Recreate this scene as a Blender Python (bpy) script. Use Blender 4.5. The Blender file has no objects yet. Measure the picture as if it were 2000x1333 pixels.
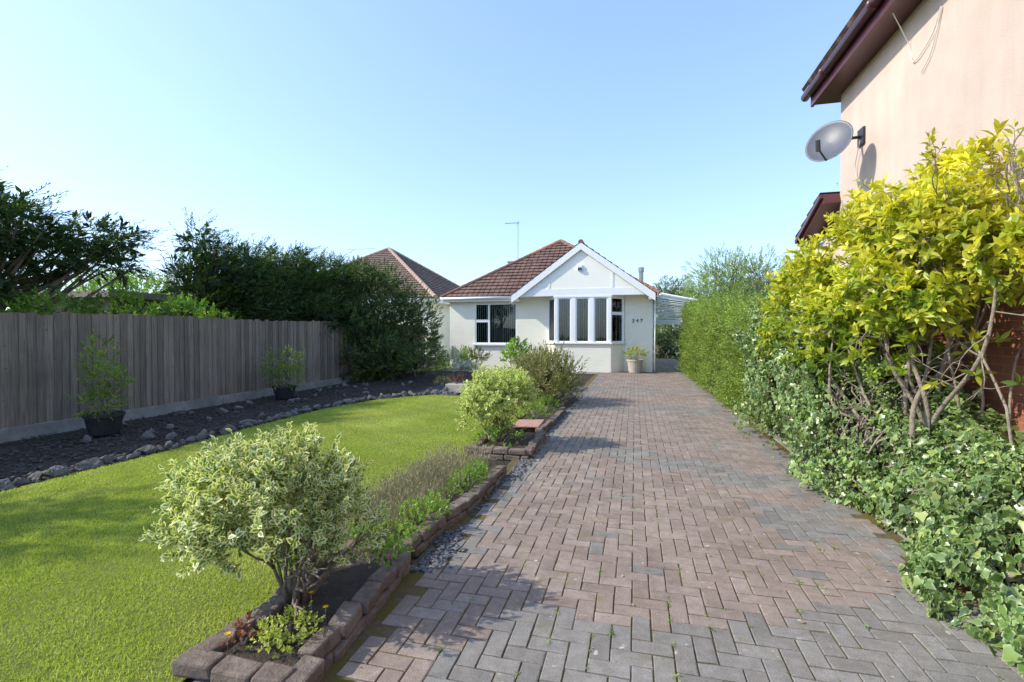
import bpy, math, random, bmesh
import numpy as np
from mathutils import Vector, Matrix
rng=np.random.default_rng(7); random.seed(7)
scene=bpy.context.scene; COL=scene.collection
def lin(c): return tuple(c)+(1.0,)
# ---------------------------------------------------------------- materials
class NT:
    def __init__(s,name):
        s.m=bpy.data.materials.new(name); s.m.use_nodes=True; s.t=s.m.node_tree; s.t.nodes.clear()
        s.out=s.n('ShaderNodeOutputMaterial')
    def n(s,ty,**k):
        nd=s.t.nodes.new(ty)
        for a,b in k.items(): setattr(nd,a,b)
        return nd
    def l(s,a,b): s.t.links.new(a,b)
    def val(s,sock,v):
        if hasattr(v,'links') : s.l(v,sock)
        else: sock.default_value=v
    def noise(s,scale,detail=4,rough=.6,vec=None,dist=0):
        nd=s.n('ShaderNodeTexNoise'); nd.inputs['Scale'].default_value=scale; nd.inputs['Detail'].default_value=detail
        nd.inputs['Roughness'].default_value=rough; nd.inputs['Distortion'].default_value=dist
        if vec is not None: s.l(vec,nd.inputs['Vector'])
        return nd.outputs['Fac']
    def ramp(s,fac,stops):
        r=s.n('ShaderNodeValToRGB'); s.l(fac,r.inputs['Fac']); e=r.color_ramp.elements
        while len(e)<len(stops): e.new(.5)
        for i,(p,c) in enumerate(stops):
            e[i].position=p; e[i].color=lin(c) if len(c)==3 else c
        return r.outputs['Color']
    def mix(s,f,a,b,blend='MIX'):
        m=s.n('ShaderNodeMix',data_type='RGBA',blend_type=blend)
        s.val(m.inputs[0],f)
        for k,v in ((6,a),(7,b)):
            if hasattr(v,'links'): s.l(v,m.inputs[k])
            else: m.inputs[k].default_value=lin(v) if len(v)==3 else v
        return m.outputs[2]
    def math(s,op,a,b=0.):
        m=s.n('ShaderNodeMath',operation=op); s.val(m.inputs[0],a); s.val(m.inputs[1],b); return m.outputs[0]
    def obj(s): return s.n('ShaderNodeTexCoord').outputs['Object']
    def bsdf(s,col,rough=.8,spec=.3,metal=0.,bump=None,bs=.3,bd=.02,final=True):
        p=s.n('ShaderNodeBsdfPrincipled')
        if hasattr(col,'links'): s.l(col,p.inputs['Base Color'])
        else: p.inputs['Base Color'].default_value=lin(col)
        s.val(p.inputs['Roughness'],rough); p.inputs['Specular IOR Level'].default_value=spec; p.inputs['Metallic'].default_value=metal
        if bump is not None:
            b=s.n('ShaderNodeBump'); b.inputs['Strength'].default_value=bs; b.inputs['Distance'].default_value=bd
            s.l(bump,b.inputs['Height']); s.l(b.outputs[0],p.inputs['Normal'])
        if final: s.l(p.outputs[0],s.out.inputs['Surface'])
        return p
def mnoise(name,c1,c2,scale=5,rough=.8,bs=.3,bd=.02,bscale=None,spec=.3,metal=0,big=None):
    t=NT(name); v=t.obj(); f=t.noise(scale,6,.65,v); c=t.ramp(f,[(.3,c1),(.7,c2)])
    if big: 
        g=t.noise(big,3,.5,v); c=t.mix(1.0,c,t.ramp(g,[(.35,(.76,.76,.76)),(.65,(1.1,1.1,1.1))]),'MULTIPLY')
    b=t.noise(bscale or scale*4,6,.6,v)
    t.bsdf(c,rough,spec,metal,b,bs,bd); return t.m
def mleaf(name,stops,edge=None,trans=.3,rough=.45,spec=.4,var=1.2,estart=.35,lo=.6,hi=1.25):
    t=NT(name); a=t.n('ShaderNodeAttribute',attribute_name='rnd'); c=t.ramp(a.outputs['Fac'],stops)
    if edge:
        e=t.n('ShaderNodeAttribute',attribute_name='edge')
        m=t.ramp(e.outputs['Fac'],[(estart,(0,0,0)),(estart+.25,(1,1,1))]); c=t.mix(m,c,edge)
    v=t.obj(); g=t.noise(var,2,.5,v); c=t.mix(1.0,c,t.ramp(g,[(.3,(lo,lo,lo)),(.7,(hi,hi,hi))]),'MULTIPLY')
    p=t.bsdf(c,rough,spec,final=False)
    tr=t.n('ShaderNodeBsdfTranslucent'); t.l(t.mix(1.0,c,(1.5,1.6,.7),'MULTIPLY'),tr.inputs['Color'])
    ms=t.n('ShaderNodeMixShader'); ms.inputs[0].default_value=trans; t.l(p.outputs[0],ms.inputs[1]); t.l(tr.outputs[0],ms.inputs[2])
    t.l(ms.outputs[0],t.out.inputs['Surface']); return t.m
# ---------------------------------------------------------------- object helpers
def thing(name,label,cat,loc=(0,0,0),group=None):
    e=bpy.data.objects.new(name,None); e.location=loc; e.empty_display_size=.2; COL.objects.link(e)
    e['label']=label; e['category']=cat
    if group: e['group']=group
    return e
def attach(o,par,label=None):
    o.parent=par; 
    L=Matrix.Translation(par.location) if par.type=='EMPTY' else Matrix.Identity(4)
    o.matrix_parent_inverse=L.inverted()
    if label: o['label']=label
    return o
def mkobj(name,me,mat,par=None,label=None,kind=None):
    o=bpy.data.objects.new(name,me); COL.objects.link(o)
    for m in (mat if isinstance(mat,(list,tuple)) else [mat]): me.materials.append(m)
    if par: attach(o,par,label)
    if kind: o['kind']=kind
    return o
class MB:
    def __init__(s): s.v=[];s.f=[];s.uv=[];s.mi=[]
    def add(s,vs,fs,uvs=None,mi=0):
        n=len(s.v); s.v+= [tuple(p) for p in vs]
        for i,f in enumerate(fs):
            s.f.append([n+k for k in f]); s.uv.append(uvs[i] if uvs else [(0,0)]*len(f)); s.mi.append(mi)
    def box(s,x0,x1,y0,y1,z0,z1,mi=0,M=None,jit=0):
        vs=[Vector((x,y,z)) for z in (z0,z1) for y in (y0,y1) for x in (x0,x1)]
        if jit: vs=[p+Vector([random.uniform(-jit,jit) for _ in range(3)]) for p in vs]
        if M: vs=[M@p for p in vs]
        s.add(vs,[(0,2,3,1),(4,5,7,6),(0,1,5,4),(2,6,7,3),(0,4,6,2),(1,3,7,5)],mi=mi)
    def prism_xy(s,poly,z0,z1,mi=0):
        n=len(poly); vs=[(x,y,z0) for x,y in poly]+[(x,y,z1) for x,y in poly]
        s.add(vs,[list(range(n))[::-1],[n+i for i in range(n)]]+[(i,(i+1)%n,n+(i+1)%n,n+i) for i in range(n)],mi=mi)
    def prism_xz(s,poly,y0,y1,mi=0):
        n=len(poly); vs=[(x,y0,z) for x,z in poly]+[(x,y1,z) for x,z in poly]
        s.add(vs,[list(range(n)),[n+i for i in range(n)][::-1]]+[(i,n+i,n+(i+1)%n,(i+1)%n) for i in range(n)],mi=mi)
    def tube(s,pts,rad,sides=6,mi=0,cap=True):
        pts=[Vector(p) for p in pts]; n0=len(s.v); u=None
        for i,p in enumerate(pts):
            d=(pts[min(i+1,len(pts)-1)]-pts[max(i-1,0)]).normalized()
            if u is None: u=d.orthogonal().normalized()
            u=(u-d*u.dot(d)); u=u.normalized() if u.length>1e-6 else d.orthogonal().normalized()
            w=d.cross(u); r=rad[i] if isinstance(rad,(list,tuple)) else rad
            for k in range(sides):
                a=2*math.pi*k/sides; s.v.append(tuple(p+u*(math.cos(a)*r)+w*(math.sin(a)*r)))
        for i in range(len(pts)-1):
            for k in range(sides):
                a=n0+i*sides+k;b=n0+i*sides+(k+1)%sides
                s.f.append([a,b,b+sides,a+sides]);s.uv.append([(0,0)]*4);s.mi.append(mi)
        if cap:
            s.f.append([n0+k for k in range(sides)][::-1]);s.uv.append([(0,0)]*sides);s.mi.append(mi)
            m=n0+(len(pts)-1)*sides
            s.f.append([m+k for k in range(sides)]);s.uv.append([(0,0)]*sides);s.mi.append(mi)
    def mesh(s,name,smooth=False):
        me=bpy.data.meshes.new(name); me.from_pydata(s.v,[],s.f)
        uv=me.uv_layers.new(name='UVMap'); flat=[c for f in s.uv for p in f for c in p]
        uv.data.foreach_set('uv',flat); me.polygons.foreach_set('material_index',s.mi)
        if smooth: me.polygons.foreach_set('use_smooth',[True]*len(me.polygons))
        me.update(); return me
    def obj(s,name,mat,par=None,label=None,smooth=False,kind=None,bevel=0):
        o=mkobj(name,s.mesh(name,smooth),mat,par,label,kind)
        if bevel:
            b=o.modifiers.new('b','BEVEL'); b.width=bevel; b.segments=2; b.limit_method='ANGLE'
        return o
TM={
 'quad':([(0,0,0),(.5,.45,0),(0,1,0),(-.5,.45,0)],[(0,1,2,3)],[.5,1,1,1]),
 'leaf':([(0,0,0),(.38,.3,.10),(.42,.6,.10),(0,1,-.08),(-.42,.6,.10),(-.38,.3,.10),(0,.5,0)],[(0,1,2,6),(6,2,3,4),(0,6,4,5)],[.2,.9,1,1,1,.9,0]),
 'ivy':([(0,.4,.06),(0,.0,0),(.38,-.12,-.02),(.55,.22,0),(.32,.45,0),(0,1,-.06),(-.32,.45,0),(-.55,.22,0),(-.38,-.12,-.02)],
        [(0,1,2,3),(0,3,4,5),(0,5,6,7),(0,7,8,1)],[0,.5,1,1,.8,1,.8,1,1]),
 'blade':([(-.5,0,0),(.5,0,0),(0,1,0)],[(0,1,2)],[0,0,1]),
 'chip':([(-.5,-.4,0),(.45,-.5,0),(.5,.4,0),(-.3,.5,0),(-.5,-.4,-.14),(.45,-.5,-.14),(.5,.4,-.14),(-.3,.5,-.14)],
        [(0,1,2,3),(0,4,5,1),(1,5,6,2),(2,6,7,3),(3,7,4,0)],[1]*8),
}
def nrm(a): return a/np.maximum(np.linalg.norm(a,axis=-1,keepdims=True),1e-9)
def cards(name,P,D,N,S,W,tm,rnd):
    tv,tf,te=TM[tm]; tv=np.array(tv,float); k=len(tf[0]); tf=np.array(tf); n=len(P)
    D=nrm(D); X=nrm(np.cross(D,N)); Z=np.cross(X,D); S=np.broadcast_to(S,(n,)); W=np.broadcast_to(W,(n,))
    V=P[:,None,:]+X[:,None,:]*(tv[None,:,0]*(S*W)[:,None])[...,None]+D[:,None,:]*(tv[None,:,1]*S[:,None])[...,None]+Z[:,None,:]*(tv[None,:,2]*S[:,None])[...,None]
    nv=len(tv); F=(tf[None]+ (np.arange(n)*nv)[:,None,None]).reshape(-1)
    me=bpy.data.meshes.new(name); me.vertices.add(n*nv); me.vertices.foreach_set('co',V.astype(np.float32).ravel())
    me.loops.add(len(F)); me.loops.foreach_set('vertex_index',F.astype(np.int32))
    npoly=len(F)//k; me.polygons.add(npoly); me.polygons.foreach_set('loop_start',(np.arange(npoly)*k).astype(np.int32))
    me.update(calc_edges=True)
    a=me.attributes.new('rnd','FLOAT','POINT'); a.data.foreach_set('value',np.repeat(np.clip(rnd,0,1),nv).astype(np.float32))
    a=me.attributes.new('edge','FLOAT','POINT'); a.data.foreach_set('value',np.tile(np.array(te,np.float32),n))
    return me
def rdir(n): return nrm(rng.normal(size=(n,3)))
def shoots(B,D,L,k,S,W,spread=.8,jit=.25,flat=0):
    n=len(B); D=nrm(D); h=np.tile(np.array([[.13,.29,1.]]),(n,1)); U=nrm(np.cross(D,h)+1e-6); Vv=np.cross(D,U)
    L=np.broadcast_to(L,(n,)); out=[];dd=[];nn=[];ss=[];rr=[]; base=rng.random(n); ph=rng.random(n)*6.28
    for j in range(k):
        t=(j+.6)/k; az=ph+j*2.4+rng.normal(size=n)*.3
        if flat: az=np.where(j%2==0,0,math.pi)+rng.normal(size=n)*.3
        R=U*np.cos(az)[:,None]+Vv*np.sin(az)[:,None]; sp=spread*(1.25-.8*t)+rng.normal(size=n)*.1
        ld=D*np.cos(sp)[:,None]+R*np.sin(sp)[:,None]; ln=D*np.sin(sp)[:,None]-R*np.cos(sp)[:,None]
        if flat: ln=Vv+rng.normal(size=(n,3))*.3
        out.append(B+D*(L*t)[:,None]); dd.append(nrm(ld+rng.normal(size=(n,3))*jit)); nn.append(ln+rng.normal(size=(n,3))*jit)
        ss.append(S*rng.uniform(.65,1.2,n)*(1.1-.35*t)); rr.append(np.clip(base*.6+.4*rng.random(n)+.12*(t-.5),0,1))
    P=np.concatenate(out); return P,np.concatenate(dd),np.concatenate(nn),np.concatenate(ss),W,np.concatenate(rr)
def lump(d,f,seed):
    r=np.random.default_rng(seed); o=np.zeros(len(d))
    for i in range(4):
        w=r.normal(size=3)*f*(1+.6*i); o+=np.sin(d@w+r.random()*6.28)/(1+.6*i)
    return o/2
def shell(c,r,n,inner=.55,amp=.18,f=2.5,seed=1,top=None):
    d=rdir(n); 
    if top is not None: d=d[d[:,2]>top]; 
    n=len(d); rad=(inner+(1-inner)*rng.random(n)**.5)*(1+amp*lump(d,f,seed))
    return np.array(c)+d*rad[:,None]*np.array(r), nrm(d/np.array(r))
def sblobs(blobs,per,**k):
    A=[];B=[]
    for i,(c,r) in enumerate(blobs):
        p,d=shell(c,r,int(per*(r[0]*r[1]+r[0]*r[2]+r[1]*r[2])/3),seed=i+11,**k); A.append(p);B.append(d)
    return np.concatenate(A),np.concatenate(B)
def gaps(B,D,f,thr,seed):
    """thin out foliage where a 3-D noise is low, so that holes open in the crown"""
    k=lump(B,f,seed)+rng.normal(size=len(B))*.18>thr; return B[k],D[k]
def rv(): return Vector((random.gauss(0,1),random.gauss(0,1),random.gauss(0,1)))
def grow(mb,p,d,L,r,lev,ends,up=.1,wig=.25,nb=3,seg=4,spread=.6,shrink=.65,sides=5):
    p=Vector(p);d=Vector(d).normalized();pts=[p]
    for i in range(seg):
        d=(d+rv()*wig*.5+Vector((0,0,up))).normalized(); p=p+d*(L/seg); pts.append(p)
    mb.tube(pts,[r*(1-.45*i/seg) for i in range(seg+1)],sides)
    if lev==0: ends.append((p,d)); return
    for i in range(nb):
        s=pts[-1] if i<2 else pts[random.randint(seg//2,seg)]
        grow(mb,s,(d+rv()*spread*.6),L*shrink*random.uniform(.8,1.2),r*.58,lev-1,ends,up,wig,nb,seg,spread,shrink,max(4,sides-1))
# ---------------------------------------------------------------- material library
M_white=mnoise('white_paint',(.83,.83,.81),(.88,.88,.87),3,.45,.1,.005,40)
def wallmat(name,c1,c2,bw=.22,bh=.075,mort=.9,bs=.35):
    t=NT(name); v=t.obj(); sx=t.n('ShaderNodeSeparateXYZ'); t.l(v,sx.inputs[0])
    cm=t.n('ShaderNodeCombineXYZ'); t.l(t.math('ADD',sx.outputs[0],sx.outputs[1]),cm.inputs[0]); t.l(sx.outputs[2],cm.inputs[1])
    b=t.n('ShaderNodeTexBrick'); t.l(cm.outputs[0],b.inputs['Vector']); b.inputs['Scale'].default_value=1
    b.inputs['Brick Width'].default_value=bw; b.inputs['Row Height'].default_value=bh; b.inputs['Mortar Size'].default_value=.006; b.inputs['Mortar Smooth'].default_value=.3
    b.inputs['Color1'].default_value=lin(c1); b.inputs['Color2'].default_value=lin(c2); b.inputs['Mortar'].default_value=lin([x*mort for x in c1])
    g=t.noise(1.2,5,.6,v); c=t.mix(1.0,b.outputs['Color'],t.ramp(g,[(.3,(.93,.925,.91)),(.7,(1.02,1.02,1.02))]),'MULTIPLY')
    h=t.math('ADD',t.math('MULTIPLY',b.outputs['Fac'],-1.),t.math('MULTIPLY',t.noise(60,3,.6,v),.4))
    t.bsdf(c,.75,.25,0,h,bs,.01); return t.m
M_wall=wallmat('painted_brick',(.92,.885,.745),(.94,.91,.77),mort=.95,bs=.5)
M_gable=mnoise('cream_render',(.90,.875,.77),(.93,.91,.82),2,.8,.15,.005,60)
M_redbrick=wallmat('red_brick',(.42,.17,.10),(.31,.12,.075),mort=1.3,bs=.8)
t=NT('peach_render'); v=t.obj(); c=t.ramp(t.noise(1.2,6,.65,v),[(.3,(.60,.465,.385)),(.7,(.68,.54,.455))]); c=t.mix(1.0,c,t.ramp(t.noise(.45,4,.6,v),[(.35,(.86,.86,.87)),(.65,(1.06,1.06,1.05))]),'MULTIPLY')
mp=t.n('ShaderNodeMapping'); mp.inputs['Scale'].default_value=(3,3,.35); t.l(v,mp.inputs[0]); c=t.mix(1.0,c,t.ramp(t.noise(1.2,5,.65,mp.outputs[0]),[(.35,(.93,.92,.92)),(.6,(1.02,1.02,1.02))]),'MULTIPLY')
t.bsdf(c,.9,.2,0,t.noise(90,5,.7,v),.6,.012); M_render=t.m
M_maroon=mnoise('maroon_paint',(.085,.024,.03),(.11,.032,.038),4,.35,.1,.005,30,spec=.5)
def roofmat(name,c1,c2,c3):
    t=NT(name); uv=t.n('ShaderNodeTexCoord').outputs['UV']
    b=t.n('ShaderNodeTexBrick',offset=0.0); t.l(uv,b.inputs['Vector']); b.inputs['Scale'].default_value=1
    b.inputs['Brick Width'].default_value=.23; b.inputs['Row Height'].default_value=.3; b.inputs['Mortar Size'].default_value=.022; b.inputs['Mortar Smooth'].default_value=.5
    b.inputs['Color1'].default_value=lin(c1); b.inputs['Color2'].default_value=lin(c2); b.inputs['Mortar'].default_value=lin([x*.3 for x in c1])
    g=t.noise(3.5,5,.7,t.obj()); c=t.mix(t.ramp(g,[(.5,(0,0,0)),(.72,(1,1,1))]),b.outputs['Color'],c3)
    h=t.math('MULTIPLY',b.outputs['Fac'],-1.); t.bsdf(c,.85,.2,0,h,1.,.04); return t.m
M_roof=roofmat('brown_tiles',(.20,.118,.092),(.145,.087,.07),(.26,.18,.14))
M_roof2=roofmat('weathered_tiles',(.21,.145,.11),(.16,.11,.085),(.27,.215,.165))
M_ridge=mnoise('ridge_tile',(.20,.10,.07),(.28,.15,.10),6,.85)
M_orange=mnoise('orange_ridge_tile',(.55,.22,.11),(.42,.16,.08),6,.8)
t=NT('window_glass'); fr=t.n('ShaderNodeFresnel'); fr.inputs[0].default_value=1.5
gl=t.n('ShaderNodeBsdfGlossy'); gl.inputs['Roughness'].default_value=.02; tr=t.n('ShaderNodeBsdfTransparent'); tr.inputs[0].default_value=(.85,.9,.88,1)
ms=t.n('ShaderNodeMixShader'); t.l(t.math('MULTIPLY',fr.outputs[0],1.4),ms.inputs[0]); t.l(tr.outputs[0],ms.inputs[1]); t.l(gl.outputs[0],ms.inputs[2]); t.l(ms.outputs[0],t.out.inputs[0]); M_glass=t.m
M_blind=mnoise('blind_fabric',(.45,.47,.45),(.53,.55,.53),3,.9)
M_dark=mnoise('painted_room_shade',(.02,.02,.02),(.03,.03,.03),3,.9)  # near-black colour painting the shade of the rooms
M_metal=mnoise('flue_metal',(.35,.35,.36),(.45,.45,.46),8,.4,metal=.7)
M_black=mnoise('black_plastic',(.025,.025,.028),(.045,.045,.05),8,.45)
M_dish=mnoise('dish_metal',(.075,.085,.11),(.11,.12,.15),3,.4,.05)
M_blue=mnoise('blue_plastic',(.03,.06,.2),(.04,.07,.24),3,.4)
M_cable=mnoise('cable',(.6,.57,.52),(.7,.67,.6),3,.6)
M_conc=mnoise('concrete',(.22,.205,.18),(.34,.315,.28),7,.9,.4,.01,40,big=1.5)
M_pot=mnoise('stone_pot',(.42,.36,.29),(.53,.47,.39),9,.9,.4,.01)
M_bark=mnoise('bark',(.14,.105,.08),(.27,.215,.16),18,.9,.8,.02,50)
M_bark2=mnoise('pale_bark',(.18,.145,.11),(.38,.32,.25),18,.9,.8,.02,50)
M_core=mnoise('painted_hedge_shade',(.018,.024,.01),(.05,.05,.025),14,.95,1,.05,30)  # dark colour for solid hedge cores, inner shade painted in
M_soil=mnoise('soil',(.06,.046,.038),(.12,.09,.07),14,.95,1,.04,60)
t=NT('rock'); v=t.obj(); c=t.ramp(t.noise(6,8,.75,v,.6),[(.3,(.15,.14,.12)),(.5,(.40,.38,.35)),(.72,(.68,.66,.62))]); t.bsdf(c,.9,.2,0,t.noise(12,8,.75,v),1,.12); M_rock=t.m
t=NT('weathered_wood'); v=t.obj(); mp=t.n('ShaderNodeMapping'); mp.inputs['Scale'].default_value=(30,30,1.2); t.l(v,mp.inputs[0])
g=t.noise(1.5,6,.7,mp.outputs[0],.5); c=t.ramp(g,[(.25,(.11,.088,.07)),(.5,(.245,.20,.16)),(.8,(.38,.325,.27))])
a=t.n('ShaderNodeAttribute',attribute_name='rnd'); c=t.mix(1.0,c,t.ramp(a.outputs['Fac'],[(0,(.66,.65,.64)),(1,(1.2,1.17,1.13))]),'MULTIPLY'); c=t.mix(t.ramp(t.noise(.9,4,.6,v),[(.5,(0,0,0)),(.75,(.55,.55,.55))]),c,(.12,.11,.08))
c=t.mix(t.ramp(t.noise(26,2,.5,v),[(.70,(0,0,0)),(.75,(.8,.8,.8))]),c,(.05,.038,.03))
t.bsdf(c,.9,.2,0,g,.8,.012); M_wood=t.m
# block paving
t=NT('block_paving'); v=t.obj(); a=t.n('ShaderNodeAttribute',attribute_name='rnd'); a2=t.n('ShaderNodeAttribute',attribute_name='edge')
grey=t.ramp(a.outputs['Fac'],[(0,(.205,.192,.175)),(.5,(.23,.217,.198)),(1,(.258,.244,.223))])
red=t.ramp(a.outputs['Fac'],[(0,(.250,.192,.158)),(.5,(.282,.220,.184)),(1,(.318,.254,.214))])
c=t.mix(a2.outputs['Fac'],red,grey)
c=t.mix(1.0,c,t.ramp(t.noise(170,2,.8,v),[(.3,(.68,.68,.68)),(.7,(1.34,1.34,1.34))]),'MULTIPLY')
c=t.mix(1.0,c,t.ramp(t.noise(14,4,.7,v),[(.3,(.80,.79,.78)),(.7,(1.15,1.14,1.13))]),'MULTIPLY')
c=t.mix(t.ramp(t.noise(.8,5,.65,v),[(.55,(0,0,0)),(.75,(.45,.45,.45))]),c,(.38,.32,.27))
c=t.mix(1.0,c,t.ramp(t.noise(1.7,6,.7,v),[(.3,(.76,.75,.74)),(.7,(1.12,1.12,1.11))]),'MULTIPLY')
c=t.mix(t.ramp(t.noise(13,3,.6,v),[(.675,(0,0,0)),(.72,(.85,.85,.85))]),c,(.52,.49,.43))
c=t.mix(t.ramp(t.noise(3.3,6,.7,v),[(.56,(0,0,0)),(.72,(.65,.65,.65))]),c,(.15,.13,.055))
t.bsdf(c,.9,.2,0,t.noise(150,4,.7,v),.45,.006); M_pave=t.m
t=NT('joint_sand'); v=t.obj(); c=t.ramp(t.noise(30,5,.7,v),[(.3,(.10,.072,.05)),(.7,(.20,.15,.105))]); c=t.mix(t.ramp(t.noise(2.6,5,.7,v),[(.40,(0,0,0)),(.54,(1,1,1))]),c,(.15,.115,.03)); t.bsdf(c,.95,.1,0,t.noise(80,4,.7,v),1,.01); M_sand=t.m
t=NT('edging_brick'); v=t.obj(); c=t.ramp(t.noise(9,6,.7,v),[(.25,(.10,.075,.06)),(.5,(.21,.16,.13)),(.75,(.34,.27,.22))]); c=t.mix(t.ramp(t.noise(3.,3,.6,v),[(.5,(0,0,0)),(.7,(.6,.6,.6))]),c,(.26,.23,.195)); t.bsdf(c,.92,.2,0,t.noise(45,6,.7,v),1,.02); M_edge=t.m
t=NT('lawn_soil'); v=t.obj(); c=t.ramp(t.noise(40,6,.75,v),[(.3,(.14,.175,.035)),(.7,(.30,.34,.07))]); c=t.mix(t.ramp(t.noise(1.3,5,.65,v),[(.5,(0,0,0)),(.72,(.75,.75,.75))]),c,(.36,.34,.13)); t.bsdf(c,.9,.2,0,t.noise(70,5,.8,v),1,.03); M_lawn=t.m
M_ground=mnoise('rough_grass',(.06,.10,.02),(.13,.17,.05),2,.95,1,.05,20)
M_slate=mnoise('slate',(.08,.08,.088),(.18,.18,.19),30,.6,.3,.004,60)
M_bed=mnoise('slate_bed',(.038,.03,.025),(.10,.08,.066),22,.95,1,.05,50,big=1)
# leaves
G=mleaf
L_grass=G('grass',[(0,(.20,.26,.035)),(.4,(.31,.39,.06)),(.75,(.46,.51,.11)),(1,(.64,.58,.30))],trans=.38,var=1.1,rough=.6,lo=.84,hi=1.10)
L_cyp=G('cypress_leaf',[(0,(.022,.050,.018)),(.5,(.055,.105,.030)),(.85,(.11,.175,.045)),(1,(.21,.26,.08))],trans=.22,rough=.5)
L_shrub=G('shrub_leaf',[(0,(.035,.065,.02)),(.6,(.09,.145,.035)),(1,(.23,.30,.06))],trans=.25,lo=.45,hi=1.4,var=1.6)
L_var=G('variegated_leaf',[(0,(.09,.18,.04)),(1,(.23,.34,.08))],edge=(.80,.77,.42),trans=.28,estart=.40,lo=.78,hi=1.08,var=5)
L_var2=G('variegated_bright_leaf',[(0,(.12,.24,.035)),(1,(.28,.40,.08))],edge=(.78,.78,.34),trans=.3,estart=.40,lo=.78,hi=1.08,var=5)
L_green=G('bright_leaf',[(0,(.11,.21,.03)),(.6,(.22,.35,.05)),(1,(.40,.50,.10))],trans=.36)
L_olive=G('olive_leaf',[(0,(.15,.14,.055)),(.5,(.25,.25,.09)),(1,(.38,.35,.15))],trans=.3,var=3)
L_gold=G('golden_leaf',[(0,(.13,.23,.03)),(.3,(.32,.40,.04)),(.6,(.60,.57,.05)),(1,(.82,.72,.09))],trans=.32,rough=.35,lo=.72,hi=1.12,var=2)
L_ivy=G('ivy_leaf',[(0,(.065,.13,.03)),(.6,(.15,.25,.06)),(.9,(.27,.38,.10)),(1,(.48,.52,.16))],edge=(.42,.49,.23),trans=.25,rough=.33,spec=.6,estart=.7,lo=.6,hi=1.22,var=3)
L_hedge=G('hedge_leaf',[(0,(.10,.16,.03)),(.6,(.24,.34,.055)),(1,(.46,.49,.11))],trans=.35,lo=.6,hi=1.2,var=2)
L_sedum=G('sedum_leaf',[(0,(.36,.44,.07)),(1,(.65,.7,.16))],trans=.3)
L_red=G('red_leaf',[(0,(.16,.04,.03)),(1,(.38,.14,.07))],trans=.25)
L_lav=G('lavender_stalk',[(0,(.22,.18,.13)),(.7,(.36,.32,.22)),(1,(.28,.36,.13))],trans=.2)
L_tree=G('tree_leaf',[(0,(.16,.22,.07)),(.6,(.30,.39,.13)),(1,(.48,.54,.21))],trans=.38)
L_yel=G('yellow_petal',[(0,(.8,.55,.02)),(1,(.9,.7,.03))],trans=.3)
L_far=G('far_leaf',[(0,(.07,.11,.03)),(.6,(.15,.21,.06)),(1,(.26,.32,.10))],trans=.3,var=.6)
L_shade=G('leaf_painted_shade',[(0,(.02,.035,.012)),(1,(.06,.09,.03))],trans=.2)  # shade of the side passage put into the leaf colour
# ================================================================ GROUND
def sheet(name,poly,z,mat,**k):
    me=bpy.data.meshes.new(name); me.from_pydata([(x,y,z) for x,y in poly],[],[list(range(len(poly)))]); me.update(); return mkobj(name,me,mat,kind='structure')
sheet('ground',[(-400,-100),(400,-100),(400,700),(-400,700)],-.05,M_ground)
sheet('garden_bed',[(-8.8,-2),(-1.2,-2),(-1.2,18.4),(-8.8,18.4)],-.03,M_bed)
LAWN=[(-6.05,.2),(-1.9,.2),(-1.95,1.7),(-2.08,2.9),(-2.3,3.2),(-2.35,4.3),(-2.12,5.0),(-2.1,5.8),(-2.12,7.0),(-1.95,7.8),(-2.1,10.2),(-2.5,11.1),(-3.7,11.25),(-4.9,11.2),(-5.75,10.2),(-6.15,8.6),(-6.1,6.5),(-5.95,4.9),(-6.0,3.3)]
sheet('lawn',LAWN,-.008,M_lawn)
sheet('path',[(-1.45,-1),(2.35,-1),(2.35,31),(.67,31),(.67,19.71),(-8,19.71),(-8,18.4),(-1.45,18.4)],-.0075,M_sand)
def inpoly(P,poly):
    x,y=P[:,0],P[:,1]; r=np.zeros(len(P),bool); j=len(poly)-1
    for i in range(len(poly)):
        xi,yi=poly[i];xj,yj=poly[j]
        c=((yi>y)!=(yj>y))&(x<(xj-xi)*(y-yi)/(yj-yi+1e-12)+xi); r^=c; j=i
    return r
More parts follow.
